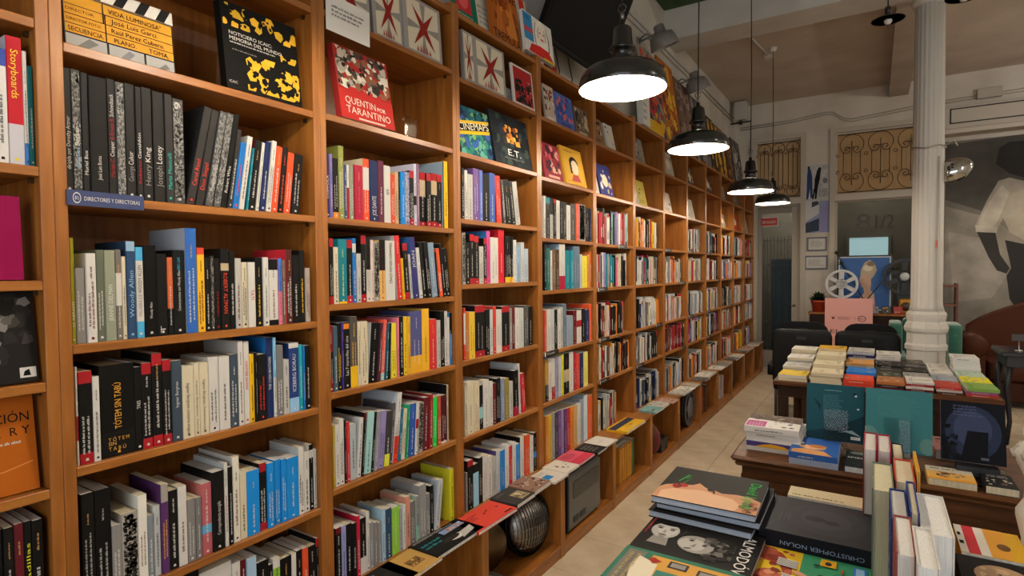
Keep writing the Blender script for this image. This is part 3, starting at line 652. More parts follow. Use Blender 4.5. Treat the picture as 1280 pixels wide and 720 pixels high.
for k in range(4, 12):
    s = SHELVES[k]
    for zi, z in enumerate(s[2:]+[ZL]):
        if k == 4 and zi == 4: far_row(k, z, .55); continue
        if k == 6 and zi == 0: continue
        pal = FARPAL
        if k == 4 and zi == 0: pal = ['photw', 'w', 'la', 'lg', 'aq', 'g', 'ro', 'r', 'photo']
        if k == 4 and zi in (2, 3): pal = ['k', 'k', 'dr', 'dk', 'br', 'o', 'w', 'r', 'cr']
        if k == 5 and zi == 0: pal = ['y', 'o', 'k', 'ly', 'g', 'r', 'w']
        if k == 5 and zi == 4: pal = ['n', 'k', 'sl', 'n', 'lg', 'k']
        if k == 6 and zi == 3: pal = ['dr', '5f1c1c', 'dk', 'g', 'br', 'r']
        far_row(k, z, rng.uniform(.8, .98), pal=pal)
fo = far.build('far_shelf_books', M_PRINT); fo['kind'] = 'stuff'
tag(fo, 'packed rows of smaller book spines from the third bookcase bay onwards', 'books')
# ------------------------------------------------------------------ printed faces
def art_mesh(mb, W, H, ops, z0, rng):
    """flat print in local x (0..W), y (0..H); each layer a hair above the last"""
    z = z0; CL = lambda q: min(max(q, 0.), 1.)
    for op in ops:
        z += .00012; k = op[0]
        if k == 'r':
            _, c_, a, b, e, f = op; mb.face([(a*W, b*H, z), (e*W, b*H, z), (e*W, f*H, z), (a*W, f*H, z)], c_)
        elif k == 'p':
            mb.face([(CL(x)*W, CL(y)*H, z) for x, y in op[2]], op[1])
        elif k == 'e':
            _, c_, cx, cy, rx, ry = op[:6]; ro = math.radians(op[6]) if len(op) > 6 else 0; P = []
            for i in range(20):
                a = 2*math.pi*i/20; ex, ey = rx*W*math.cos(a), ry*H*math.sin(a)
                P.append((CL((cx*W+ex*math.cos(ro)-ey*math.sin(ro))/W)*W, CL((cy*H+ex*math.sin(ro)+ey*math.cos(ro))/H)*H, z))
            mb.face(P, c_)
        elif k == 't':                       # text, x, y, width share, cap height share, colour, rotation
            _, tx, x, y, wd_, hh, c_ = op[:7]; ro = math.radians(op[7]) if len(op) > 7 else 0
            v, fs, w_ = text_geo(tx); kx = wd_*(W if abs(math.sin(ro)) < .5 else H)/w_; ky = hh*(H if abs(math.sin(ro)) < .5 else W)/.72
            mb.raw([(x*W+a*kx*math.cos(ro)-b*ky*math.sin(ro), y*H+a*kx*math.sin(ro)+b*ky*math.cos(ro), z) for a, b in v], fs, c_)
        elif k == 'm':                       # scattered blotches
            _, cols, x0, y0, x1, y1, n, sz = op
            for _i in range(n):
                cx, cy = rng.uniform(x0, x1)*W, rng.uniform(y0, y1)*H; r = sz*rng.uniform(.4, 1)*min(W, H); P = []; a0 = rng.uniform(0, 6); q = rng.randint(5, 7)
                for i in range(q):
                    a = a0+2*math.pi*i/q; rr = r*rng.uniform(.55, 1.1)
                    P.append((min(max(cx+rr*math.cos(a), x0*W), x1*W), min(max(cy+rr*math.sin(a), y0*H), y1*H), z+_i*.000002))
                mb.face(P, rng.choice(cols))
        elif k == 'l':                       # small illegible lines of print
            _, c_, x0, y0, x1, y1, n = op; s = (y1-y0)/n*H*.55
            for i in range(n):
                yy = (y0+(y1-y0)*(i+.3)/n)*H
                glyphs(mb, rng, (x1-x0)*W*rng.uniform(.7, 1), s, Vector((x0*W, yy, z)), Vector((1,0,0)), Vector((0,1,0)), c_)
def panel_book(M, W, H, t, col, spine=None, ops=(), label='', group=None, name='book', cat='book', seed=1, pages='w', hard=False, mt=None, spine_txt=None, back=None):
    """a book as a slab: front cover on +z, spine along x = 0"""
    ct = min(.0025 if hard else .0012, t*.2); spine = spine or col; mb = MB()
    mb.box(0, W, 0, H, t-ct, t, col); mb.box(0, W, 0, H, 0, ct, back or col); mb.box(0, ct*1.5, 0, H, ct, t-ct, spine)
    o = mb.build(name, mt or M_GLOSS, None, M); tag(o, label, cat, group)
    ins = .003 if hard else .0008
    pb = MB(); pb.box(ct*1.5+.0003, W-ins, ins, H-ins, ct+.0002, t-ct-.0002, pages); pb.build('page_block', M_PAGE, o)
    if ops:
        a = MB(); art_mesh(a, W, H, ops, t+.0002, rnd(seed)); a.build('cover_print', mt or M_GLOSS, o)
    if spine_txt:
        a = MB(); v, fs, w_ = text_geo(spine_txt[0]); L = spine_txt[2]*H; s = t*.62/.72
        a.raw([(-.0004, spine_txt[3]*H-x_*L/w_, t*.2+y_*s) for x_, y_ in v], [f[::-1] for f in fs], spine_txt[1]); a.build('spine_print', M_PRINT, o)
    return o
def faceout(x, y, z, back=8., turn=0.):
    """standing face-out on a shelf: cover to the room, leaning back"""
    B = Matrix(((0,0,1,0),(1,0,0,0),(0,1,0,0),(0,0,0,1)))
    return Matrix.Translation((x, y, z)) @ Matrix.Rotation(math.radians(turn), 4, 'Z') @ Matrix.Rotation(math.radians(-back), 4, 'Y') @ B
def flat(x, y, z, rz=0.):
    return Matrix.Translation((x, y, z)) @ Matrix.Rotation(math.radians(rz), 4, 'Z')
def place_face(pl, pr_, pt, x, z, back=8., turn=0.):
    """left px, right px, top px on the shelf at height z -> matrix, width, height"""
    y0 = proj_x_to_y(pl, x, z); y1 = proj_x_to_y(pr_, x, z)
    k = math.floor(((y0+y1)/2-Y0)/BAY)
    if z < ZTOP+.01: y0 = max(y0, yb(k)+PT+.003); y1 = min(y1, yb(k+1)-PT-.003)
    W = (y1-y0)/math.cos(math.radians(turn))
    h = .2
    for _ in range(4): h = (proj_y_to_z(pt, x-h*math.sin(math.radians(back)), (y0+y1)/2)-z)/math.cos(math.radians(back))
    return faceout(x, y0, z+.0006, back, turn), W, h

# ---- upper display compartments
# clapperboard on the first bay
z = S0[1]; Mx, W, h = place_face(80, 218, 4, -.05, z, 6)
h = .18; cl = empty('clapperboard', matrix=Mx); tag(cl, 'yellow and grey film clapperboard with black handwriting, on the top left shelf', 'clapperboard')
b = MB(); b.cbox(0, W, 0, h*.78, 0, .008, .001, '3a3936'); b.build('slate', M_PRINT, cl)
a = MB(); OY = 'c8902a'
ops = [('r', OY, .01, .30, .99, .995), ('r', '9b9a97', .01, .01, .35, .28), ('r', '9b9a97', .37, .01, .69, .28), ('r', '9b9a97', .71, .01, .99, .28)]
for yy in (.30, .465, .63, .80): ops.append(('r', 'k', .01, yy-.006, .99, yy+.006))
ops += [('r', 'k', .345, .3, .355, .8), ('r', 'k', .355, .0, .365, .3), ('r', 'k', .695, 0, .705, .3), ('r', 'k', .33, .63, .34, .995),
 ('t', 'SECUENCIA.', .03, .335, .3, .085, 'k'), ('t', 'PLANO.', .42, .335, .2, .085, 'k'), ('t', 'TOMA.', .74, .335, .2, .085, 'k'),
 ('t', 'DIRECTOR FOTO:', .02, .52, .29, .05, 'k'), ('t', 'Raúl Pérez Cubero.', .40, .5, .5, .085, 'k'), ('t', 'DIRECTOR:', .02, .69, .24, .05, 'k'), ('t', 'José Luis Garci.', .40, .67, .44, .09, 'k'),
 ('t', 'VIDA LUMINOSA"', .38, .84, .5, .09, 'k'), ('p', '6d6c6a', [(.06,.02),(.2,.26),(.28,.2),(.14,.02)]), ('p', '77767a', [(.45,.05),(.55,.25),(.6,.2),(.52,.03)]), ('p', '6d6c6a', [(.8,.04),(.9,.2),(.94,.12)])]
art_mesh(a, W, h*.78, ops, .0082, rnd(3)); a.build('slate_lettering', M_PRINT, cl)
st = MB(); st.cbox(0, W, h*.79, h*.79+.035, 0, .014, .001, 'w'); so = st.build('clap_stick', M_PRINT, cl)
a = MB()
for i in range(5): art_mesh(a, W, .035, [('p', 'k', [(.02+i*.2, 0), (.11+i*.2, 0), (.18+i*.2, 1), (.09+i*.2, 1)])], 0, rnd(1))
a.build('stripes', M_PRINT, so, Matrix.Translation((0, h*.79, .0143)))
h_ = MB(); h_.cbox(0, W*.1, h*.74, h*.8, -.002, .018, .001, '8c8c8a'); h_.build('hinge', M_STEEL, cl)
# black and yellow volume
Mx, W, h = place_face(277, 371, 22, -.035, z, 7)
YB = 'c9a02c'
panel_book(Mx, W, h, .03, 'k', ops=[('m', [YB, YB, 'dca832', 'k'], .02, .72, .99, .98, 26, .09), ('m', ['k'], .05, .75, .95, .96, 16, .05), ('m', [YB, YB, 'k'], .74, .5, .97, .6, 8, .06), ('m', [YB, 'dca832', YB], .26, .03, .98, .46, 30, .1), ('m', ['k'], .28, .05, .96, .42, 34, .055),
 ('t', 'NOTICIERO ICAIC:', .08, .625, .55, .042, 'w'), ('t', 'MEMORIA DEL MUNDO', .08, .565, .68, .042, 'w'), ('l', 'w', .08, .52, .75, .55, 1), ('l', 'g', .1, .44, .5, .47, 1), ('t', 'ICAIC', .03, .06, .1, .03, 'w')],
 label='square black book with yellow graphics and white title, face out on upper left shelf', seed=5, name='book', hard=True)
# shelf label of the first bay
ys0 = proj_x_to_y(83.5, .004, S0[2]-.011); ys1 = proj_x_to_y(180, .004, S0[2]-.011)
sg = empty('shelf_label', (0, ys0, S0[2])); tag(sg, 'blue shelf sign with white capitals under the black film books', 'sign')
b = MB(); b.box(.001, .004, 0, ys1-ys0, -.027, .009, '20305e'); b.build('plate', M_PLAST, sg)
a = MB(); W = ys1-ys0; art_mesh(a, W, .036, [('e', 'w', .12, .5, .05, .36), ('e', '20305e', .12, .5, .042, .29), ('t', '8½', .095, .38, .05, .25, 'w'), ('t', 'DIRECTORES Y DIRECTORAS', .21, .36, .73, .27, 'w')], 0, rnd(1))
a.build('lettering', M_PLAST, sg, Matrix.Translation((.0042, 0, -.027)) @ Matrix(((0,0,1,0),(1,0,0,0),(0,1,0,0),(0,0,0,1))))

# leftmost cut-off bay: face-out volumes
def fo_book(pl, pr_, pt, x, z, t, col, ops, label, back=8., turn=0., seed=1, **kw):
    Mx, W, h = place_face(pl, pr_, pt, x, z, back, turn)
    return panel_book(Mx, W, h, t, col, ops=ops, label=label, seed=seed, **kw)
fo_book(-52, 24, 246, -.05, SM[3], .03, '861044', [], 'plain magenta folder at the left picture edge', back=4)
fo_book(-60, 44, 366, -.045, SM[4], .025, '23211f', [('m', ['3c3a37', '57544f', '2c2a28', '777470'], .1, .2, .97, .97, 40, .14), ('r', 'c9c6c0', .76, .05, .97, .16), ('p', 'k', [(.8,.07),(.9,.07),(.88,.14),(.82,.12)])], 'black and white photo album face out at the left picture edge', seed=8)
fo_book(-70, 46, 502, -.045, SM[5], .02, 'ad5c1a', [('t', 'ACCIÓN', .3, .74, .64, .1, 'k'), ('t', 'A  R Y', .5, .6, .44, .09, 'k'), ('l', 'w', .55, .5, .9, .55, 1), ('p', 'd98a4a', [(.2,.25),(.6,.24),(.95,.3),(.95,.31),(.6,.25),(.2,.26)])], 'orange book with black capitals at the left picture edge', seed=9)

# second bay: starred concertina panels, card, red book, acrylic block
STAR = '8e2d26'
def star_ops():
    o_ = [('r', 'd6ccb4', .1, .05, .93, .95)]
    for a in range(0, 360, 45):
        ca, sa = math.cos(math.radians(a)), math.sin(math.radians(a)); c2, s2 = math.cos(math.radians(a+10)), math.sin(math.radians(a+10)); c3, s3 = math.cos(math.radians(a-10)), math.sin(math.radians(a-10))
        if a % 90 == 0: o_.append(('p', '948f88', [(.515, .5), (.515+.42*c2, .5+.45*s2), (.515+.42*c3, .5+.45*s3)]))
    for a in (52, 128, 232, 308):
        ca, sa = math.cos(math.radians(a)), math.sin(math.radians(a)); px_, py_ = -sa*.075, ca*.075
        o_.append(('p', STAR, [(.515+px_, .5+py_), (.515+.5*ca*.92, .5+.5*sa*1.12*.8), (.515-px_, .5-py_)]))
        o_.append(('e', STAR, .515, .5, .07, .05))
    for i in range(5): o_.append(('p', 'a65a50', [(.3+i*.08, .06), (.33+i*.08, .24-abs(i-2)*.04), (.36+i*.08, .06)]))
    return o_
stars = [(1, 409, 459, -28), (1, 463, 500, -20), (1, 502, 549, -38), (2, 577, 590, 8), (2, 590, 629, -28)]
SL = ['leftmost of three in the second bay', 'middle of three in the second bay', 'rightmost of three in the second bay', 'left of two in the third bay', 'right of two in the third bay']
for i, (bay, pl, pr_, pt) in enumerate(stars):
    zz = SHELVES[bay][0]; x = -.03 if i != 1 else -.035
    Mx, W, h = place_face(pl, pr_, pt, x, zz, 4, 0)
    panel_book(Mx, W, min(h, .236), .02, '9d9893', ops=star_ops(), label='grey boxed book with dark red star, '+SL[i], group='star-covered boxed books', name='boxed_book', cat='book', seed=20+i, hard=True)
cy0 = proj_x_to_y(407.5, .003, S1[0]); cy1 = proj_x_to_y(462, .003, S1[0]); cz1 = S1[0]+.06
cd_ = MB(); cd_.box(.0015, .0028, cy0, cy1, S1[0]-.065, S1[0]+.062, 'e2ded6'); card = cd_.build('text_card', M_PRINT); tag(card, 'white paper card with three lines of small print, hanging from a high shelf', 'card')
a = MB(); art_mesh(a, cy1-cy0, .127, [('l', 'k', .12, .4, .95, .75, 3)], 0, rnd(4)); a.build('card_print', M_PRINT, card, Matrix.Translation((.003, cy0, S1[0]-.065)) @ Matrix(((0,0,1,0),(1,0,0,0),(0,1,0,0),(0,0,0,1))))
QC = ['6d6259', 'a89d8e', 'd5cdbd', '3b332d', '8a5a43', 'b9b0a0', '4c443d']
fo_book(421, 488, 71, -.03, S1[1], .028, '9e2f2a', [('m', QC, .02, .42, .98, .99, 90, .1), ('m', ['d9d2c4', '2a2522'], .02, .42, .98, .99, 40, .05), ('r', 'b5302c', 0, .0, 1, .4), ('m', ['b5302c'], 0, .34, 1, .46, 14, .08), ('t', 'QUENTIN', .1, .215, .55, .1, 'd9cdbd'), ('t', 'POR', .68, .215, .16, .06, 'e8ddd0'), ('t', 'TARANTINO', .1, .085, .82, .1, 'd9cdbd'), ('r', 'c9b9aa', .3, .02, .8, .045)],
        'red book with photo collage cover, face out beside a clear block', seed=31, back=10)
ay0 = proj_x_to_y(506, -.02, S1[1])
ab = empty('acrylic_stand', (-.02, ay0, S1[1])); tag(ab, 'small clear acrylic display block on a high shelf', 'display stand')
b = MB(); b.cbox(-.012, 0, 0, .075, .006, .085, .002); b.build('block', M_ACRYL, ab); b = MB(); b.cbox(-.05, .012, -.006, .085, .0005, .006, .001); b.build('foot', M_ACRYL, ab)
# third bay
fo_book(573, 613, 138, -.05, S2[1], .02, '2a4a5e', [('m', ['1f5a66', '2f7a6a', '3a5a9a', '5a9a8a', '1a2f44', '7aa05a'], 0, 0, 1, 1, 110, .13), ('m', ['16222f', '2a3a55'], 0, .75, 1, 1, 20, .1), ('p', 'd8b02a', [(0,.38),(1,.56),(1,.84),(0,.66)]), ('p', '2a2620', [(0,.45),(1,.63),(1,.78),(0,.6)]), ('t', 'CINEMAPS', .02, .475, .97, .15, 'e8e2c8', 9)],
        'blue and green map book with yellow title band, face out in third bay', seed=41, back=9)
fo_book(616, 662, 147, -.035, S2[1], .022, '24282c', [('m', ['2c3438', '1a1d22', '38443f', '20262f'], 0, 0, 1, 1, 40, .16), ('m', ['8a4a2a', 'c9752f', '5a3320', 'e0a045'], .28, .42, .75, .8, 16, .1), ('m', ['d88a3a', 'f0c060'], .38, .45, .62, .6, 6, .08), ('t', 'E.T.', .36, .2, .34, .13, 'e8e4dc'), ('l', 'g', .25, .12, .85, .16, 1)],
        'dark book with glowing orange centre and white initials, face out in third bay', seed=42, back=10)
fo_book(641, 668, 86, -.02, S2[0], .012, 'd9d2c8', [('r', 'a8302f', .06, .05, .94, .95), ('m', ['23211f', '34302c', '4a3a36', '1a1918'], .1, .06, .9, .66, 46, .12), ('m', ['b04a4a', 'c9757a'], .5, .3, .9, .7, 8, .07)], 'small white-bordered card with dark bouquet on red, third bay', seed=43, back=6, name='picture_card', cat='card')
fo_book(633, 641, 112, -.06, S2[0], .01, 'c9c4bb', [('m', ['8a857c', 'b0a89c'], .05, .1, .95, .9, 10, .1)], 'sliver of a pale booklet between starred box and red card', seed=44)
# top of the third and fourth bays
ZT = ZTOP
fo_book(566, 595, -52, -.06, ZT, .02, '1e6a54', [('r', 'b8343a', .08, .15, .75, .95), ('e', 'd85a5a', .4, .4, .25, .2), ('l', 'w', .1, .04, .8, .12, 2)], 'green and red poster book on top of the third bay', seed=51, back=9)
fo_book(596, 617, -38, -.08, ZT, .02, 'cfc9bb', [('l', 'g', .15, .15, .8, .45, 4)], 'cream book behind the orange photo book on top of third bay', seed=52, back=12)
fo_book(613, 649, -16, -.05, ZT, .02, 'a35a24', [('m', ['a85a22', '8a4418', 'c9762f', '7a3c18'], .03, .2, .97, .78, 34, .16), ('p', 'b9692c', [(.15,.15),(.3,.75),(.45,.2)]), ('p', 'c27a35', [(.55,.15),(.75,.8),(.9,.2)]), ('t', 'CARNE', .06, .8, .9, .15, 'k'), ('t', 'TRÉMULA', .04, .05, .94, .15, 'k')],
        'brown and orange photo book with bold black capitals on top of third bay', seed=53, back=8)
fo_book(648, 668, 2, -.09, ZT, .02, 'c8beb0', [('r', 'c03a30', 0, .3, .8, 1), ('t', 'on', .42, .78, .34, .16, 'd9d2c4'), ('e', 'c03a30', .5, .35, .35, .2)], 'red and cream book behind the drawing of a woman on top', seed=54, back=12)
fo_book(654, 690, 26, -.03, ZT+.0305, .02, 'd8d5cc', [('r', '3a86b8', 0, .3, .3, .98), ('l', 'k', .05, .8, .28, .92, 2), ('r', 'b8505a', 0, .5, .3, .62), ('e', 'e6e0d2', .58, .6, .2, .28), ('p', 'e9e4d6', [(.3,.2),(.36,.9),(.6,.99),(.82,.85),(.9,.2)]), ('e', 'ead9c8', .6, .62, .14, .2), ('p', 'k', [(.36,.25),(.34,.6),(.4,.88),(.42,.88),(.36,.6),(.38,.25)]), ('p', 'k', [(.84,.25),(.86,.6),(.78,.88),(.76,.88),(.83,.6),(.81,.25)]), ('p', 'k', [(.46,.5),(.45,.66),(.5,.8),(.51,.79),(.465,.66),(.475,.5)]), ('p', 'k', [(.74,.5),(.75,.66),(.7,.8),(.69,.79),(.735,.66),(.725,.5)]), ('e', 'k', .54, .66, .04, .015), ('e', 'k', .67, .66, .04, .015), ('e', 'b3202c', .6, .5, .06, .02), ('p', 'c8322c', [(.1,.02),(.2,.24),(.5,.3),(.8,.28),(.98,.02)]), ('r', 'd9b52a', .6, 0, .98, .06)],
        'white book with drawn long-haired woman in red, standing on top of the case', seed=55, back=7)
fo_book(682, 696, 78, -.05, ZT, .014, '8a2a2a', [('m', ['b5502a', '5a1c22', 'd9a04a'], .05, .05, .95, .95, 16, .15)], 'narrow dark red booklet beside the drawn woman book on top', seed=56, back=14)
# fourth bay, two display rows
D4 = [(0, 681, 694, 108, 'b9a89a', ['8a3a2f', '5a4a40', 'd5c9b9', '2a2624'], 'brown and cream photo cover at left of fourth bay, high shelf', 8), (0, 695, 717, 120, '4a62a8', ['5a78c0', 'c9655a', '3a4a8a'], 'blue and coral magazine in the fourth bay, high shelf', 8), (0, 719, 738, 137, '6a5a4c', ['8a7560', '3a302a', 'b5a58a'], 'brown photo book at right of fourth bay, high shelf', 8),
 (1, 680, 703, 181, '8a2f3a', ['c0505a', '5a1c2a', 'd0a08a', '3a2430'], 'crimson illustrated cover at left of fourth bay, middle display shelf', 11)]
for i, (si, pl, pr_, pt, c_, pal, lb_, bk) in enumerate(D4):
    fo_book(pl, pr_, pt, -.03, S3[si], .012, c_, [('m', pal, .04, .2, .96, .95, 26, .16), ('r', pal[2], .2, .05, .8, .12)], lb_, seed=60+i, back=bk)
fo_book(705, 731, 187, -.025, S3[1], .018, 'c9962f', [('r', 'd0a03a', .1, .1, .9, .9), ('e', '2a2019', .52, .6, .2, .17), ('e', 'e2cdb0', .55, .48, .17, .2), ('r', '2a2019', .32, .3, .4, .55), ('p', 'b04a4a', [(.3,.1),(.75,.1),(.65,.28),(.42,.28)]), ('l', 'br', .15, .86, .7, .92, 1)], 'golden yellow cover with drawn dark-haired face, fourth bay', seed=66, back=12)
# farther display shelves: one or two volumes each
DF = [(4, 0, .1, .36, .2, '8a6a4a', 'stack-like brown album lying in the high compartment of fifth bay'), (4, 0, .42, .64, .2, 'c9c4b9', 'cream book with dark lettering in fifth bay, high compartment'), (4, 1, .06, .2, .24, 'b0aaa0', 'pale slim book at left of fifth bay display shelf'), (4, 1, .24, .58, .24, '35386a', 'dark blue patterned cover leaning in fifth bay'),
 (5, 0, .08, .5, .22, '8d867a', 'grey striped album in sixth bay, high compartment'), (5, 1, .1, .28, .18, 'a59a86', 'beige book on display in sixth bay'), (5, 1, .3, .56, .22, 'b3a04a', 'yellow-olive cover on display in sixth bay'), (6, 0, .2, .6, .24, 'a8a090', 'pale grey album in seventh bay, high compartment'), (6, 1, .12, .5, .2, 'b0a596', 'pale leaning cover in seventh bay'),
 (7, 0, .2, .55, .2, '4a4038', 'dark cover in eighth bay, high compartment'), (7, 1, .15, .6, .22, 'b5ad9a', 'cream cover with oval ornament in eighth bay'), (8, 0, .15, .7, .22, '5a3a30', 'dark brown photo cover in ninth bay'), (9, 0, .2, .6, .2, '8a8478', 'grey cover in tenth bay, high compartment'), (9, 1, .2, .6, .18, '7a7268', 'leaning grey booklet in tenth bay'), (10, 0, .2, .7, .2, '6a6a62', 'dark grey cover in eleventh bay'), (10, 1, .1, .85, .26, 'a83a22', 'large red-orange cover on display in eleventh bay'), (11, 1, .2, .7, .22, 'a09a90', 'pale cover on display in the last bay')]
for i, (k, si, a0, a1, hh, c_, lb_) in enumerate(DF):
    zz = SHELVES[k][si]; inner = BAY-2*PT; y = yb(k)+PT+a0*inner
    panel_book(faceout(-.05, y, zz+.0006, 12), (a1-a0)*inner, hh, .015, c_, ops=[('m', [c_, 'dk', 'lg', 'w', 'bg'], .06, .1, .94, .9, 18, .12), ('e', 'cr', .5, .5, .2, .2)] if i % 2 else [('m', ['k', c_, 'lg'], .06, .3, .94, .95, 16, .1), ('l', 'k', .1, .1, .8, .25, 2)], label=lb_, seed=80+i)

# little black label holders on the farther shelves
n = 0
for k in range(3, 10):
    for si in (2, 3, 4, 5):
        rng = rnd(k*7+si)
        if rng.random() < .62 and not (k == 3 and si != 4):
            inner = BAY-2*PT; y = yb(k)+PT+inner*rng.choice([.02, .05, .55, .7]); zz = SHELVES[k][si]
            r_ = empty('label_holder', (0, y, zz)); tag(r_, f"small black shelf label holder on {ROWN[si]} shelf from top, {BAYN[k]}", 'label holder', 'shelf label holders')
            b = MB(); b.box(.0005, .003, 0, .17, -.026, .004, '151414'); b.build('holder', M_PLAST, r_)
            b = MB(); glyphs(b, rng, .09, .012, Vector((.0035, .03, -.015)), Vector((0,1,0)), Vector((0,0,1)), 'lg'); b.face([(.0035, 0, -.024), (.0035, .014, -.024), (.0035, .014, .002), (.0035, 0, .002)], 'w'); b.build('label_print', M_PLAST, r_)

# ------------------------------------------------------------------ books lying along the ledge
LB = [  # px left, px right at the ledge front edge, thickness, colour, art, label
 (1, 470, 523, .012, '23211f', [('e', 'b9b5ae', .35, .3, .2, .14), ('e', '2c2a28', .35, .34, .1, .06), ('l', 'lg', .1, .7, .6, .85, 2)], 'dark magazine with pale face, nearest lying on the ledge'),
 (1, 512, 552, .012, 'b79150', [('r', '7a5a34', .35, .3, .75, .62), ('m', ['4a3524', 'a87f4a', 'c9a060'], .37, .32, .73, .6, 14, .07)], 'tan booklet with framed photo, lying on the ledge'),
 (1, 548, 606, .016, '1c1b1b', [('e', 'd0cdc7', .6, .3, .16, .12), ('e', '2a2826', .5, .36, .16, .1), ('p', 'b9b6b0', [(.6,.1),(.9,.2),(.95,.45),(.7,.4)]), ('l', '2a8a94', .06, .4, .44, .72, 2), ('r', '7a8fb5', .5, .62, .95, .84), ('m', ['d9a04a', 'b8643a', '8a9ac0'], .52, .64, .93, .82, 16, .06), ('l', 'w', .05, .88, .9, .97, 2)], 'black book with teal letters and monochrome portrait, lying on the ledge'),
 (2, 596, 643, .016, 'd0473a', [('l', 'k', .08, .5, .5, .8, 3), ('m', ['3a1414'], .5, .55, .95, .75, 9, .05), ('r', '2a1010', .75, .1, .95, .16)], 'orange-red book with dark print, lying on the ledge'),
 (2, 645, 668, .02, '3a3634', [('r', '9a8a6a', .45, .12, .92, .6), ('m', ['d9cfae', '4a4034', 'b5a57a'], .46, .14, .9, .58, 18, .07), ('l', 'g', .1, .8, .6, .9, 2)], 'dark grey book with mosaic picture, lying on the ledge'),
 (2, 669, 690, .022, '8a6a5a', [('m', ['5a4038', 'b59a8a', 'd0bba8', '3a2a26'], .05, .1, .95, .9, 30, .1)], 'brown sepia photo book, lying on the ledge'),
 (2, 691, 708, .01, 'cfc8bb', [('r', '2a78b8', .1, .3, .5, .6), ('l', 'g', .1, .7, .7, .9, 3)], 'white booklet with blue block, lying on the ledge'),
 (3, 708, 724, .012, 'd8d0c2', [('m', ['2a2826', '4a4642', 'c9c0b0'], .3, .2, .95, .8, 14, .1)], 'white magazine with black figure, lying on the ledge above the projector'),
 (3, 725, 744, .012, 'd2566a', [('r', 'c23a4c', .02, .02, .98, .4), ('l', 'k', .1, .55, .7, .9, 3)], 'pink and red book, lying on the ledge above the projector'),
 (3, 745, 757, .014, '262423', [('l', 'g', .1, .2, .8, .85, 4)], 'black book with grey print, lying on the ledge above the projector'),
 (3, 758, 772, .008, 'd6d0c6', [('l', 'lg', .2, .4, .8, .6, 2)], 'blank white sheet pad, lying on the ledge'),
 (4, 783, 806, .016, 'd9a92a', [('r', '35384a', .0, .55, 1, .9), ('m', ['35384a'], .3, .2, .6, .4, 3, .1), ('l', 'w', .1, .1, .8, .2, 1)], 'yellow book with dark band, lying on the ledge of the fifth bay')]
for i, (bay, pl, pr_, t, c_, ops, lb_) in enumerate(LB):
    y0 = proj_x_to_y(pl, LEDGE+.03, ZL); y1 = proj_x_to_y(pr_, LEDGE+.03, ZL)
    M_ = flat(LEDGE+.035+.008*math.sin(i*2.3), y0+.002, ZL+.0006, 90+1.5*math.sin(i*1.7)) @ Matrix.Identity(4)
    # local x runs along the shelf, local y points back to the wall
    panel_book(M_, (y1-y0-.004), .158, t, c_, ops=ops, label=lb_, seed=120+i, group='books lying on the ledge')
rng = rnd(9); SINK[0] = mg = MB()
for k in range(5, 12):
    y = yb(k)+.02; j = 0
    while y < yb(k+1)-.16 and j < 4:
        w_ = rng.uniform(.15, .22); j += 1
        if y+w_ > yb(k+1)-.005: break
        c_ = rng.choice(['cfc9bd', 'b9b2a6', '8d877d', 'd6d0c4', 'a89a86', '77a3a0' if k == 5 else 'c9b0a4', '5f5a55', 'b08a7c'])
        panel_book(flat(LEDGE+.03+rng.uniform(-.01, .01), y, ZL+.0006, 90+rng.uniform(-3, 3)), w_, .145, rng.uniform(.006, .018), c_,
          ops=[('m', ['dk', 'g', 'w', c_, 'br'], .05, .1, .95, .9, 16, .12)], label=f"{ordn(j)} pale magazine from left on the ledge of the {BAYN[k]}", seed=150+k*5+j, group='books lying on the ledge')
        y += w_+rng.uniform(.005, .03)

SINK[0] = None
mo_ = mg.build('far_ledge_magazines', M_PRINT); mo_['kind'] = 'stuff'; tag(mo_, 'pale magazines strewn along the farther part of the ledge', 'magazines')
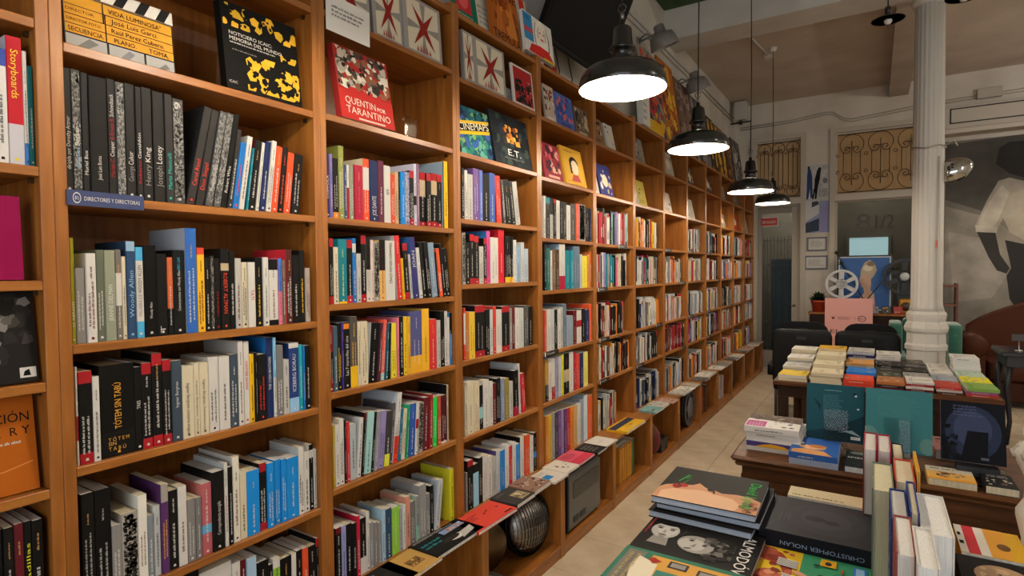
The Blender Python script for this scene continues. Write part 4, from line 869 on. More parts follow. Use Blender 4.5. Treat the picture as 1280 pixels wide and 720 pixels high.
# ------------------------------------------------------------------ pendant lamps
def P(px, py, d):
    """point seen at a pixel, d metres along the view axis"""
    a, b = (px-640)/FPX, (360-py)/FPX
    return Vector(CAM)+(FW+RT*a+UP*b)*d
def pendant(loc, ztop, label, scale=1., lit=True):
    r = empty('pendant_lamp', loc); tag(r, label, 'lamp', 'enamel pendant lamps over the aisle'); s = scale
    EN = '1c1d1a'
    b = MB(); b.lathe([(.19*s, 0), (.192*s, .004*s), (.187*s, .04*s), (.174*s, .072*s), (.15*s, .092*s), (.10*s, .106*s), (.052*s, .116*s), (.048*s, .118*s)], 40, col=EN)
    del b.f[-2:], b.c[-2:], b.sm[-2:]
    b.build('shade', M_SHINY, r)
    b = MB(); b.lathe([(.048*s, .113*s), (.10*s, .102*s), (.148*s, .088*s), (.171*s, .069*s), (.184*s, .039*s), (.189*s, .0005)], 40, col='f0ede6')
    del b.f[-2:], b.c[-2:], b.sm[-2:]
    b.build('shade_lining', M_MATT, r)
    b = MB(); b.lathe([(.05*s, .1185*s), (.052*s, .12*s), (.045*s, .128*s), (.043*s, .165*s), (.058*s, .17*s), (.058*s, .18*s), (.047*s, .19*s), (.04*s, .262*s), (.03*s, .272*s), (.012*s, .276*s), (.012*s, .3*s), (0, .3*s)], 24, col='141413'); b.build('socket_cover', M_SHINY, r)
    b = MB(); b.lathe([(0, .302*s), (.009, .302*s), (.009, .335*s), (0, .335*s)], 10, col='8a8a86'); b.tube([(.018*math.cos(a/10*6.283), 0, .352*s+.018*math.sin(a/10*6.283)) for a in range(10)], .003, 6, '7d7d7a', closed=True); b.build('hook', M_STEEL, r)
    b = MB(); b.tube([(0, 0, .34*s), (.006, 0, 1.), (0, 0, ztop-loc[2]-.03)], .0045, 6, '1a1918'); b.build('cord', M_PLAST, r)
    b = MB(); b.lathe([(0, ztop-loc[2]-.045), (.03, ztop-loc[2]-.045), (.045, ztop-loc[2]-.001), (0, ztop-loc[2]-.001)], 16, col='d5d2cc'); b.build('ceiling_rose', M_PLAST, r)
    b = MB(); b.lathe([(0, .03*s), (.022*s, .036*s), (.03*s, .055*s), (.022*s, .08*s), (.014*s, .1*s), (0, .1*s)], 16, col='w'); b.build('bulb', M_BULB, r)
    if lit:
        l = bpy.data.lights.new('pendant_light', 'POINT'); l.energy = PENDANT_W; l.color = LAMP_COL; l.shadow_soft_size = .05
        o = bpy.data.objects.new('pendant_light', l); o.parent = r; o.location = (0, 0, .02*s); COL.objects.link(o)
for px, py, d, lb_ in ((778, 112, 2.5, 'largest and nearest black enamel pendant lamp, lit'), (872.5, 187, 3.7, 'second nearest black enamel pendant lamp, lit'), (938, 240, 5.0, 'third black enamel pendant lamp along the aisle, lit'), (965.5, 254.5, 6.75, 'farthest black enamel pendant lamp, by the exit sign')):
    p = P(px, py, d); pendant((p.x, p.y, p.z), 4.365 if p.y < 6.0 else (4.05 if p.y < 6.5 else 4.2), lb_)
pendant((.64, .98, 2.39), 4.365, 'assumed black enamel pendant lamp out of view, added to light the nearest bookcases')  # unseen lamp, assumed to continue the row and added to light the near bays
for i, q in enumerate((1.2, 4.2, 6.9, 8.9)): pendant((3.7, q, 2.6), 4.365 if q < 6 else 4.2, ['nearest', 'second', 'third', 'farthest'][i]+' added pendant lamp out of view, brightening the room from the right')  # pendants added out of view on the right to brighten the room
# small bare-bulb plate lamps high in the room
def plate_lamp(p, ztop, label, watts=0):
    r = empty('plate_lamp', p); tag(r, label, 'lamp', 'small unlit plate lamps')
    b = MB(); b.lathe([(.115, 0), (.117, .003), (.06, .028), (.022, .042), (.02, .042)], 32, col='2d2a26'); b.lathe([(.02, .038), (.06, .024), (.114, .0)], 32, col='9b948a'); b.build('shade', M_SHINY, r)
    b = MB(); b.lathe([(0, .04), (.024, .042), (.022, .1), (.008, .11), (0, .11)], 16, col='1d1b1a'); b.build('socket', M_PLAST, r)
    b = MB(); b.lathe([(0, -.035), (.02, -.03), (.03, -.008), (.018, .025), (.012, .04), (0, .04)], 16, col='d8d5cd'); b.build('bulb', M_SHINY, r)
    b = MB(); b.tube([(0, 0, .1), (0, 0, ztop-p[2])], .006, 6, '1d1b1a'); b.build('rod', M_PLAST, r)
    if watts:  # only the unseen lamps added for brightness carry a light
        l = bpy.data.lights.new('added_plate_light', 'POINT'); l.energy = watts; l.color = (1, .93, .84); l.shadow_soft_size = .06
        o = bpy.data.objects.new('added_plate_light', l); o.parent = r; o.location = (0, 0, -.06); COL.objects.link(o)
p = P(1110, 25, 4.55); plate_lamp((p.x, p.y, p.z), 4.365, 'small dark plate lamp with clear bulb below the ceiling beam')
p = P(1205, -4, 4.2); plate_lamp((p.x, p.y, p.z), 4.365, 'small dark plate lamp cut off by the top picture edge')

plate_lamp((4.4, 7.6, 3.45), 4.2, 'added lit plate lamp out of view, brightening the right-hand back corner', 60)  # unseen lit lamps added to brighten ceiling and back wall
plate_lamp((4.4, 3.4, 3.55), 4.365, 'added lit plate lamp out of view, brightening the right-hand side', 45)
# ------------------------------------------------------------------ things on the wall above the cases
tv = empty('television', matrix=Matrix.Translation((-.15, 3.08, 3.05)) @ Matrix.Rotation(math.radians(24), 4, 'Y')); tag(tv, 'large black flat television tilted down above the bookcases', 'television')
b = MB(); b.cbox(-.05, 0, 0, .98, 0, .62, .006, '101010'); b.build('housing', M_DULL, tv)
b = MB(); b.box(.0003, .002, .02, .96, .03, .605, '0c0c0d'); b.build('screen', M_DULL, tv)
b = MB(); b.cbox(.001, .006, .0, .98, 0, .022, .002, '1d1d1d'); b.build('lower_bezel', M_DULL, tv)
b = MB(); b.tube([(-.05, .5, .3), (-.25, .5, .22)], .03, 8, '1a1a1a'); b.build('wall_mount', M_PLAST, tv)
for i, yy in enumerate((3.35, 3.55, 3.75)):
    b = MB(); b.tube([(-.3, yy, 3.15), (-.29, yy+.05, 3.0), (-.28, yy-.02, 2.88), (-.26, yy+.03, 2.79)], .004, 6, '141414'); tag(b.build('television_cable', M_PLAST), ['leftmost','middle','rightmost'][i]+' black cable hanging below the television', 'cable')
def wall_art(y, z, w_, h_, ops, label, col='d8d2c6', tilt=7, x=-.12, seed=1, mt=None):
    Mx = faceout(x, y, z+.001, tilt); o = MB(); o.box(0, w_, 0, h_, 0, .018, col); o = o.build('leaning_picture', mt or M_PRINT, None, Mx); tag(o, label, 'picture')
    a = MB(); art_mesh(a, w_, h_, ops, .0183, rnd(seed)); a.build('picture_print', mt or M_PRINT, o)
A = [(5.02, .52, .86, '9a8f80', ['b8382f', 'c9502f', 'd8a52a', '8a2a2a', '3a3a44', '5a6a78'], 'red and yellow poster leaning on the case behind the nearest lamp'),
     (5.55, .5, .92, 'b06a2a', ['d98f2a', 'e0b53a', 'c2512a', '6a3a2a', '8a4a30'], 'orange and yellow painting leaning on the bookcases'),
     (6.08, .55, .86, '6a5248', ['7a5f52', '8d7466', '54403a', 'a08a7a'], 'dull brown painting leaning on the bookcases'),
     (6.66, .7, .82, '4f4a4a', ['5d5858', '6f6a6a', '3d3938', '8a8482', '584c48'], 'dark grey abstract painting leaning on the bookcases'),
     (7.4, .34, .74, '3a2f2a', ['c9992a', '4a3a34', '6a4a3a', '2a2320'], 'dark poster with yellow strips behind the second lamp'),
     (7.78, .5, .72, '7a5a34', ['d9a92f', '8a5a3a', '4a3a3a', 'e0b84a', '6a4030'], 'yellow striped poster leaning on the far bookcases'),
     (8.34, .42, .7, '5a443a', ['6a5044', '8a6a54', '3d302a', 'b5742f'], 'brown poster leaning on the far bookcases'),
     (8.84, .6, .74, '55524e', ['8f8c86', '3a3836', 'c4c0b8', '6a6762'], 'grey photo poster at the end of the bookcases')]
for i, (y, w_, h_, c_, pal, lb_) in enumerate(A):
    ops = [('m', pal, .03, .03, .97, .97, 46, .2), ('m', pal, .03, .03, .97, .97, 40, .1)]
    if i in (4, 5): ops += [('r', 'd9a92f', .12, .25, .3, .95), ('r', '3a2c28', .42, .1, .58, .9), ('r', 'd9a92f', .68, .15, .88, .9)]
    wall_art(y, ZTOP+.0305, w_, h_, ops, lb_, c_, 8, -.13, 200+i)
fo_book(797, 806, 112, -.03, ZTOP, .05, 'c9c5bd', [('l', 'g', .1, .1, .8, .8, 4)], 'upright bundle of pale papers on top of the sixth bay', back=3, seed=71)
fo_book(806, 838, 152, -.012, ZTOP, .02, 'd8ab2c', [('m', ['e0c04a', 'b8862a', 'c9652f'], .05, .1, .95, .9, 16, .12)], 'low yellow booklet lying upright on top of the sixth bay', back=3, seed=72)
# conduits and spot lamps on the wall
b = MB()
for dz in (0, .06): b.tube([(XW+.012, 4.6, 3.9+dz), (XW+.012, 9.6, 3.93+dz)], .011, 8, 'b9b3aa')
tag(b.build('cable_conduit', M_MATT), 'pair of painted cable pipes along the upper left wall', 'pipe')
def spot(p_, d_, lb_):
    r = empty('wall_spotlight', (XW, p_.y, p_.z)); tag(r, lb_, 'spotlight', 'grey wall spotlights'); G = '77746f'
    dx = p_.x-XW
    b = MB(); b.cbox(0, .02, -.03, .03, -.03, .05, .003, G); b.build('wall_plate', M_PLAST, r)
    b = MB(); b.tube([(.02, 0, .01), (dx*.5, .0, .03), (dx*.85, .01, .06)], .011, 8, G); b.tube([(.02, 0, .03), (dx*.4, -.02, .06), (dx*.7, 0, .02)], .009, 8, G); b.build('arm', M_PLAST, r)
    T_ = Matrix.Translation((dx, .02, .0)) @ Matrix.Rotation(math.radians(-14), 4, 'Y') @ Matrix.Rotation(math.radians(20), 4, 'X') @ Matrix.Scale(1.15, 4)
    b = MB(); b.lathe([(.115, -.075), (.117, -.07), (.105, -.01), (.09, .03), (.05, .045), (.045, .045), (.042, .1), (.03, .11), (0, .11)], 28, col=G); del b.f[-1:], b.c[-1:], b.sm[-1:]
    sh_ = b.build('shade', M_PLAST, r, T_)
    b = MB(); b.lathe([(.045, .04), (.085, .024), (.102, -.012), (.113, -.073)], 28, col='9a9690'); del b.f[-2:], b.c[-2:], b.sm[-2:]; b.build('shade_lining', M_PLAST, sh_)
    b = MB(); b.lathe([(0, -.06), (.028, -.05), (.04, -.02), (.03, .02), (.015, .04), (0, .04)], 18, col='c9c4bb'); b.build('bulb', M_SHINY, sh_)
spot(P(827, 47, (5.25*.843+.536*1.6)), 0, 'nearer grey spotlight on a wall arm above the posters')
spot(P(870, 103, (6.4*.843+.536*1.6)), 0, 'farther grey spotlight on a wall arm above the posters')
v = P(961, 80, 6.9)
b = MB(); b.cbox(v.x-.05, v.x+.05, v.y-.05, v.y+.05, ZC-.05, ZC-.0005, .006, 'c9c4bb'); b.tube([(v.x, v.y, ZC-.02), (v.x-.12, 6.52, ZC-.02)], .012, 8, 'c9c4bb'); tag(b.build('ceiling_junction', M_PLAST), 'white junction box and pipe on the ceiling behind the beam', 'junction box')
sp = empty('wall_speaker', (-.18, 9.45, 3.92)); tag(sp, 'small white loudspeaker on a black bracket in the far corner', 'speaker')
b = MB(); b.cbox(-.08, .1, -.1, .08, -.02, .26, .012, 'b5b0a8'); b.build('cabinet', M_PLAST, sp); b = MB(); b.tube([(-.15, 0, -.05), (.16, -.02, -.05)], .012, 8, '1a1918'); b.lathe([(0, -.02), (.03, -.02), (.03, .02), (0, .02)], 10, (.0, 0, -.05), '1a1918', axis='x'); b.build('bracket', M_PLAST, sp)

# ------------------------------------------------------------------ cast iron column
CD = 4.95; pc = P(1157, 455, CD); CX, CY = pc.x, pc.y
def zc(py): return P(1157, py, CD).z
col_ = empty('column', (CX, CY, 0)); tag(col_, 'white fluted cast-iron column rising behind the far book table', 'column'); CW = 'cbc7be'
b = MB(); fl_ = lambda a: 1-.055*abs(math.sin(a*10))**.6
zb0 = zc(388); b.lathe([(.128, zb0), (.116, zb0+.05), (.114, zb0+.08), (.112, 2.6), (.106, zc(14))], 80, col=CW, rad=fl_); b.build('shaft', M_SHINY if False else M_MATT, col_)
b = MB(); zt = zc(14); b.lathe([(.106, zt), (.112, zt+.01), (.128, zt+.02), (.13, zt+.04), (.115, zt+.06), (.118, zt+.12), (.15, zt+.16), (.19, 4.0), (.2, 4.048), (0, 4.048)], 32, col=CW); b.build('capital', M_MATT, col_)
b = MB(); b.lathe([(0, .0), (.19, .0), (.19, .12), (.165, .14), (.15, .2), (.142, zc(437)), (.155, zc(436)), (.158, zc(431)), (.145, zc(428)), (.143, zc(416)), (.16, zc(413)), (.165, zc(409)), (.15, zc(403)), (.14, zc(401)), (.147, zc(396)), (.15, zc(392)), (.138, zc(389)), (.128, zb0), (0, zb0)], 10, col=CW, smooth=False, phase=.3); b.build('pedestal', M_MATT, col_)
b = MB(); b.tube([(.075, -.115, .7), (.075, -.125, zc(410)), (.072, -.112, zc(385)), (.07, -.105, zc(200))], .006, 6, 'bdb8ae'); b.build('cable_cover', M_MATT, col_)
b = MB(); b.box(.055, .073, -.112, -.104, zc(310), zc(302), 'c8402a'); b.build('red_sticker', M_PLAST, col_)
# wire tie and chrome headlamp on the column
hl = P(1190, 212, CD-.1); hd = empty('chrome_headlamp', (hl.x, hl.y, hl.z)); tag(hd, 'dented chrome dome lamp strapped to the white column', 'lamp')
b = MB(); b.lathe([(0, .075), (.04, .07), (.085, .045), (.11, .0), (.107, -.012), (.1, -.02), (.095, -.05), (.06, -.085), (0, -.095)], 28, col='b5b4b0', axis='z'); b.build('dome', M_CHROME, hd, Matrix.Rotation(math.radians(-20), 4, 'Y') @ Matrix.Scale(1.35, 4, (1, 0, 0)) @ Matrix.Rotation(math.radians(60), 4, 'X'))
b = MB(); b.tube([(-.13, -.02, .02), (-.2, 0, .12), (-.13, 0, .2)], .007, 6, '4a4a48'); b.build('stay', M_STEEL, hd)
b = MB(); 
for s_ in (-.012, .012): b.lathe([(0, -.004), (.011, -.004), (.011, .004), (0, .004)], 10, (s_-.02, -.105, .015+s_), '101010', axis='y')
b.build('sockets', M_PLAST, hd)
b = MB(); b.tube([(CX+.125*math.cos(a/24*6.283), CY+.125*math.sin(a/24*6.283), zc(188)+.01*math.sin(a)) for a in range(24)], .005, 6, 'a8a49c', closed=True); b.tube([(CX+.1, CY-.08, zc(188)), (CX+.17, CY-.1, zc(183)), (CX+.19, CY-.1, zc(190))], .006, 6, 'c5c0b6'); tag(b.build('wire_tie', M_STEEL), 'twisted wire tie looped round the upper column', 'wire')

# ------------------------------------------------------------------ back wall furnishings
def bwp(px, py, y): 
    a, b_ = (px-640)/FPX, (360-py)/FPX; r = FW+RT*a+UP*b_; return Vector(CAM)+r*(y/r.y)
FRONT = Matrix(((1,0,0,0),(0,0,-1,0),(0,1,0,0),(0,0,0,1)))      # print facing -y
def wall_panel(name, x0, x1, z0, z1, y, col, ops, label, cat, seed=1, thick=.004, mt=None):
    Mx = Matrix.Translation((x0, y, z0)) @ FRONT
    b = MB(); b.box(0, x1-x0, 0, z1-z0, 0, thick, col); o = b.build(name, mt or M_PRINT, None, Mx); tag(o, label, cat)
    if ops: a = MB(); art_mesh(a, x1-x0, z1-z0, ops, thick+.0003, rnd(seed)); a.build('print', mt or M_PRINT, o)
    return o
wall_panel('poster', .70, 1.015, 2.62, 3.16, YBK-.001, 'b9b9b6', [('m', ['c4c4c2', 'aaaaae'], .02, .02, .98, .98, 12, .2), ('p', '34446f', [(.02,.05),(.04,.35),(.05,.7),(.08,.9),(.2,.9),(.27,.7),(.28,.45),(.3,.1),(.2,.08),(.18,.35),(.1,.05)]), ('e', '2a2c38', .12, .93, .05, .05), ('p', '1d1c1c', [(.26,.05),(.36,.35),(.38,.6),(.48,.86),(.64,.86),(.6,.6),(.52,.4),(.46,.05),(.38,.05),(.4,.3),(.34,.05)]), ('e', '1d1c1c', .58, .88, .07, .05), ('p', '1d1c1c', [(.3,.3),(.5,.45),(.42,.2)]), ('l', 'k', .55, .1, .95, .32, 4), ('e', '77777a', .82, .55, .1, .08)], 'poster with blue and black walking figures on the back wall', 'poster', 301)
wall_panel('poster', .70, 1.03, 2.14, 2.615, YBK-.001, '8d97b8', [('p', 'c4c5c6', [(0,.35),(.55,.6),(.55,1),(0,1)]), ('p', '3a4452', [(0,.0),(.55,.05),(.55,.45),(0,.3)]), ('p', '4a4a52', [(.25,.8),(.55,.9),(.5,1),(.25,.98)]), ('p', '8d8cb5', [(.55,0),(1,0),(1,1),(.75,.8),(.55,.85)])], 'white, slate and violet abstract poster on the back wall', 'poster', 302)
for z0, z1, lb_, sd in ((1.86, 2.07, 'upper of two framed documents beside the shop window', 1), (1.58, 1.79, 'lower of two framed documents beside the shop window', 2)):
    f_ = empty('framed_document', (.72 if sd == 1 else .69, YBK-.02, z0)); tag(f_, lb_, 'frame')
    w_ = .27 if sd == 1 else .31
    frame(f_, 'frame_moulding', 0, w_, 0, z1-z0, .022, 0, .019, '4d4f5c', M_PLAST)
    b = MB(); b.box(.02, w_-.02, .008, .018, .02, z1-z0-.02, 'c9c6be'); b.build('document', M_PRINT, f_)
    a = MB(); art_mesh(a, w_-.08, z1-z0-.08, [('l', '6a6a6a', .05, .1, .95, .9, 5)], 0, rnd(sd)); a.build('document_print', M_PRINT, f_, Matrix.Translation((.04, .0075, .04)) @ FRONT)
# big monochrome banner
BX0, BX1, BZ0, BZ1 = 2.40, 4.2, .45, 3.3
def bp(px, py):
    v = bwp(px, py, YBK-.01); return ((v.x-BX0)/(BX1-BX0), (v.z-BZ0)/(BZ1-BZ0))
bn = [('p', '4d4943', [bp(1176,182), bp(1280,163), (1,1), (1,.62), bp(1280,262), bp(1230,265), bp(1178,250)]),
 ('p', '8b857a', [bp(1178,256), bp(1232,268), bp(1280,300), bp(1280,420), bp(1196,420), bp(1180,400)]),
 ('p', '6d675e', [bp(1178,250), bp(1232,265), bp(1232,271), bp(1178,258)]),
 ('p', '9c958a', [bp(1185,290), bp(1240,300), bp(1258,345), bp(1240,372), bp(1192,378)]),
 ('p', '23211f', [bp(1245,205), bp(1249,185), bp(1262,177), bp(1280,176), (1,.78), (1,.66), bp(1280,222), bp(1262,217)]),
 ('p', 'a59d8f', [bp(1218,284), bp(1234,250), bp(1248,226), bp(1262,222), bp(1280,226), (1,.64), (1,.4), bp(1280,300), bp(1262,290), bp(1254,272), bp(1245,290)]),
 ('p', 'bab2a3', [bp(1222,280), bp(1238,250), bp(1252,232), bp(1262,240), bp(1248,275), bp(1240,288)]),
 ('p', '2b2826', [bp(1221,290), bp(1244,290), bp(1250,318), bp(1262,335), bp(1258,342), bp(1246,338), bp(1236,322)]),
 ('p', '1e1c1b', [bp(1256,300), bp(1280,305), (1,.35), (1,.02), bp(1280,400), bp(1262,374), bp(1258,345), bp(1264,335)]),
 ('p', 'c2baac', [bp(1219,281), bp(1247,284), bp(1246,291), bp(1220,290)])]
wall_panel('photo_banner', BX0, BX1, BZ0, BZ1, YBK-.008, '7c766c', bn, 'large sepia fabric banner of a figure in a white shirt on the back wall', 'banner', 305, .004, M_MURAL)
b = MB(); b.box(2.29, 2.33, YBK-.03, YBK, .3, 3.4, 'b5ada0'); struct(b.build('trim_5', M_MATT))
# roller-shutter housing above the banner
ac = empty('shutter_box', (2.36, YBK-.002, 3.36)); tag(ac, 'long cream wall box with a black-outlined panel above the banner', 'wall unit')
b = MB(); b.cbox(0, 2.1, -.24, -.001, .06, .36, .01, 'b9b0a2'); b.build('housing', M_MATT, ac); b = MB(); b.cbox(-.02, 2.12, -.27, -.0, 0, .06, .006, 'c2b9ab'); b.build('lower_lip', M_MATT, ac)
b = MB()
for q in ((.06, 2.0, .13, .145), (.06, 2.0, .315, .33), (.06, .075, .13, .33)): b.box(q[0], q[1], -.245, -.2405, q[2], q[3], '1c1b1a')
b.build('black_outline', M_PLAST, ac)
jb = MB(); jb.cbox(2.72, 2.98, YBK-.06, YBK, 3.82, 3.95, .006, 'b0a79b'); tag(jb.build('junction_box', M_MATT), 'cream junction box above the cream wall box', 'box')

# sideboard shelf under the shop window with its things
SY = 9.28; sb = empty('window_counter', (.78, SY, 0)); tag(sb, 'brown wooden counter under the shop window', 'counter')
b = MB(); b.cbox(0, 1.5, 0, .42, .935, .965, .004, 'w'); b.build('counter_top', M_WS, sb); b = MB(); b.box(.02, 1.48, .02, .4, .02, .935); b.build('cabinet', M_DV, sb)
for i in range(3): b = MB(); b.cbox(.04+i*.48, .5+i*.48, .004, .019, .06, .9, .003); b.build('door', M_DV, sb)
CZ = .966
def ply(name, parts, loc, label, cat, rz=0):
    r = empty(name, loc, rz); tag(r, label, cat)
    for nm, mb_, mt in parts: mb_.build(nm, mt, r)
    return r
# film reel
def reel(R_, th, col, holes=6, hub=.22, seg=72):
    b = MB(); n = seg
    def ring(ri, ro, y0, y1):
        for i in range(n):
            a0, a1 = 2*math.pi*i/n, 2*math.pi*(i+1)/n
            q = lambda r, a, y: (r*math.cos(a), y, r*math.sin(a))
            b.face([q(ri,a0,y0), q(ri,a1,y0), q(ro,a1,y0), q(ro,a0,y0)], col); b.face([q(ri,a0,y1), q(ro,a0,y1), q(ro,a1,y1), q(ri,a1,y1)], col)
            b.face([q(ro,a0,y0), q(ro,a1,y0), q(ro,a1,y1), q(ro,a0,y1)], col); b.face([q(ri,a0,y1), q(ri,a1,y1), q(ri,a1,y0), q(ri,a0,y0)], col)
    for y0 in (0, th-.004):
        ring(R_*.84, R_, y0, y0+.004); ring(R_*.05, R_*hub*1.5, y0, y0+.004)
        for k in range(holes):
            a = 2*math.pi*k/holes+.5; c_, s_ = math.cos(a), math.sin(a); w0, w1 = R_*.11, R_*.14
            for ya, fl_ in ((y0, 0), (y0+.004, 1)):
                p_ = [(c_*R_*.28-s_*w0, ya, s_*R_*.28+c_*w0), (c_*R_*.86-s_*w1, ya, s_*R_*.86+c_*w1), (c_*R_*.86+s_*w1, ya, s_*R_*.86-c_*w1), (c_*R_*.28+s_*w0, ya, s_*R_*.28-c_*w0)]
                b.face(p_ if fl_ else p_[::-1], col)
    b.lathe([(R_*hub*.9, .002), (R_*hub*.9, th-.002)], 24, col=col, axis='y')
    return b
v = bwp(1052, 355, 9.3); zr = v.z
b = MB(); b.cbox(-.12, .12, -.05, .09, 0, zr-.207-CZ, .004, '2a2724'); o = b.build('reel_stand', M_PLAST); o.location = (v.x, 9.35, CZ+.0005); tag(o, 'dark box carrying the white film reel behind the pink sign', 'stand')
r_ = empty('film_reel', (v.x, 9.3, zr)); tag(r_, 'white metal film reel with six spokes standing behind the pink sign', 'film reel'); reel(.205, .04, 'c5c6c6').build('spool', M_PLAST, r_)
b = MB(); b.lathe([(.05, -.002), (.05, .0), (.02, -.006), (0, -.006)], 16, col='9a9a9a', axis='y'); b.build('hub_cap', M_PLAST, r_); r_.location.y = 9.33
v = bwp(1131, 346, 9.45); r_ = empty('film_reel', (v.x, 9.57, v.z)); tag(r_, 'black film reel half hidden behind the white column', 'film reel'); reel(.25, .04, '17191a').build('spool', M_PLAST, r_)
b = MB(); b.lathe([(0, -.02), (.05, -.02), (.06, -.002), (0, -.002)], 24, col='b9bcbc', axis='y'); b.build('hub_cap', M_PLAST, r_); b = MB(); b.cbox(-.09, .09, .05, .09, CZ-v.z, .0, .004, '1a1a1a'); b.build('stand', M_PLAST, r_)
# framed blue picture: profile of a woman with a jewelled hairdo
fx0, fx1 = bwp(1046, 350, 9.55).x, bwp(1116, 350, 9.55).x; fz1 = bwp(1080, 319, 9.55).z
fr = empty('framed_picture', (fx0, 9.64, CZ)); tag(fr, 'black-framed blue picture of a woman in profile by the window', 'picture'); fw, fh = fx1-fx0, fz1-CZ
frame(fr, 'frame_moulding', 0, fw, 0, fh, .018, 0, .025, '17171a', M_PLAST)
b = MB(); b.box(.018, fw-.018, .006, .02, .018, fh-.018, 'c9cdd0'); b.build('mount', M_PRINT, fr)
a = MB(); SK = 'c9a48f'
art_mesh(a, fw-.07, fh-.07, [('r', '4a6ea8', 0, 0, 1, 1), ('p', '3f639c', [(0,0),(1,0),(1,.35),(0,.2)]), ('p', SK, [(.36,.0),(.4,.2),(.5,.32),(.48,.42),(.44,.44),(.42,.5),(.4,.56),(.41,.6),(.44,.68),(.52,.72),(.62,.7),(.64,.5),(.62,.38),(.7,.3),(.72,.1),(.7,0)]), ('p', 'b9aa90', [(.42,.62),(.43,.76),(.5,.9),(.6,.96),(.7,.9),(.75,.76),(.7,.66),(.62,.56),(.6,.66),(.5,.7)]), ('e', 'd9cdb8', .57, .8, .1, .06), ('e', '8d7d66', .63, .88, .08, .05), ('p', '4a4038', [(.44,.57),(.47,.58),(.47,.56)]), ('p', 'a85a52', [(.42,.47),(.46,.48),(.45,.46)])], 0, rnd(2))
a.build('picture_print', M_GLOSS, fr, Matrix.Translation((.035, .0055, .035)) @ FRONT)
# pink sign on an easel board
px0 = bwp(1031, 390, 8.95).x; px1 = bwp(1091, 390, 8.95).x; pz1 = bwp(1060, 373, 8.95).z
PKC = 'e6a79f'
pk_ = empty('pink_sign', (px0, 8.95, 0)); tag(pk_, 'pink upright sign with dark emblems and large letters behind the chairs', 'sign'); pw = px1-px0
b = MB(); b.cbox(0, pw, 0, .03, .45, pz1, .002, PKC); b.build('board', M_MATT, pk_); b = MB(); b.box(.05, .09, .005, .05, 0, .45, '2a2a2a'); b.box(pw-.09, pw-.05, .005, .05, 0, .45, '2a2a2a'); b.build('feet', M_PLAST, pk_)
a = MB(); ph = pz1-.45
def ypx(py): return (bwp(1060, py, 8.95).z-.45)/ph
ye, yt = ypx(398), ypx(415)
art_mesh(a, pw, ph, [('p', '4a1a22', [(.14, ye+.03), (.18, ye+.015), (.22, ye+.03), (.20, ye-.01), (.18, ye-.03), (.16, ye-.01)]), ('l', '5a2a30', .28, ye-.03, .58, ye+.03, 3), ('r', '7a4a48', .635, ye-.03, .64, ye+.04), ('e', '4a1a22', .78, ye, .085, .055), ('e', PKC, .78, ye, .068, .043), ('t', '8½', .735, ye-.018, .09, .036, '4a1a22'), ('t', 'EL C', .12, yt-.03, .44, .07, '3a1218')], 0, rnd(7))
a.build('lettering', M_MATT, pk_, Matrix.Translation((0, -.0008, .45)) @ FRONT)
# plants
def leafy(mb, rng, c, n, L, wd_, cols, spread=1., up=.6):
    for i in range(n):
        az = rng.uniform(0, 6.283); el = rng.uniform(.1, 1)*up; d = Vector((math.cos(az)*math.cos(el)*spread, math.sin(az)*math.cos(el)*spread, math.sin(el))).normalized(); s_ = d.cross(Vector((0,0,1))).normalized()*wd_
        l_ = L*rng.uniform(.6, 1); p0 = Vector(c); p1 = p0+d*l_*.5+Vector((0,0,l_*.08)); p2 = p0+d*l_-Vector((0,0,l_*.15)); cc = rng.choice(cols)
        mb.face([p0, p1-s_, p2, p1+s_], cc)
v = bwp(1023, 390, 9.36)
pl = empty('potted_plant', (v.x, 9.4, CZ)); tag(pl, 'leafy plant in an orange pot beside the pink sign', 'plant'); b = MB(); b.lathe([(0, 0), (.075, 0), (.1, .14), (.108, .14), (.108, .165), (.09, .165), (.09, .15), (0, .15)], 24, col='b8432a'); b.build('pot', M_PLAST, pl)
b = MB(); leafy(b, rnd(5), (0, 0, .15), 60, .2, .028, ['1f3322', '2a4429', '18281b', '35502f'], 1, 1.3); b.build('foliage', M_PRINT, pl)
v = bwp(1079, 385, 9.36); bm = empty('bamboo_pot', (v.x+.02, 9.47, CZ)); tag(bm, 'thin bamboo stems in a cream pot before the blue picture', 'plant')
b = MB(); b.lathe([(0, 0), (.075, 0), (.085, .17), (.075, .17), (.07, .15), (0, .15)], 20, col='b5a878'); b.build('pot', M_PLAST, bm)
for i, (dx, hz) in enumerate(((-.36, .85), (-.3, .7), (.35, .62))):
    b = MB(); b.tube([(0, 0, .15), (dx*.5, 0, .15+hz*.4), (dx, .02, hz)], .008, 6, '2a3320'); leafy(b, rnd(i), (dx, .02, hz-.02), 18, .085, .01, ['22301f', '2d4028'], 1, 1.2); b.build('stem', M_PLAST, bm)
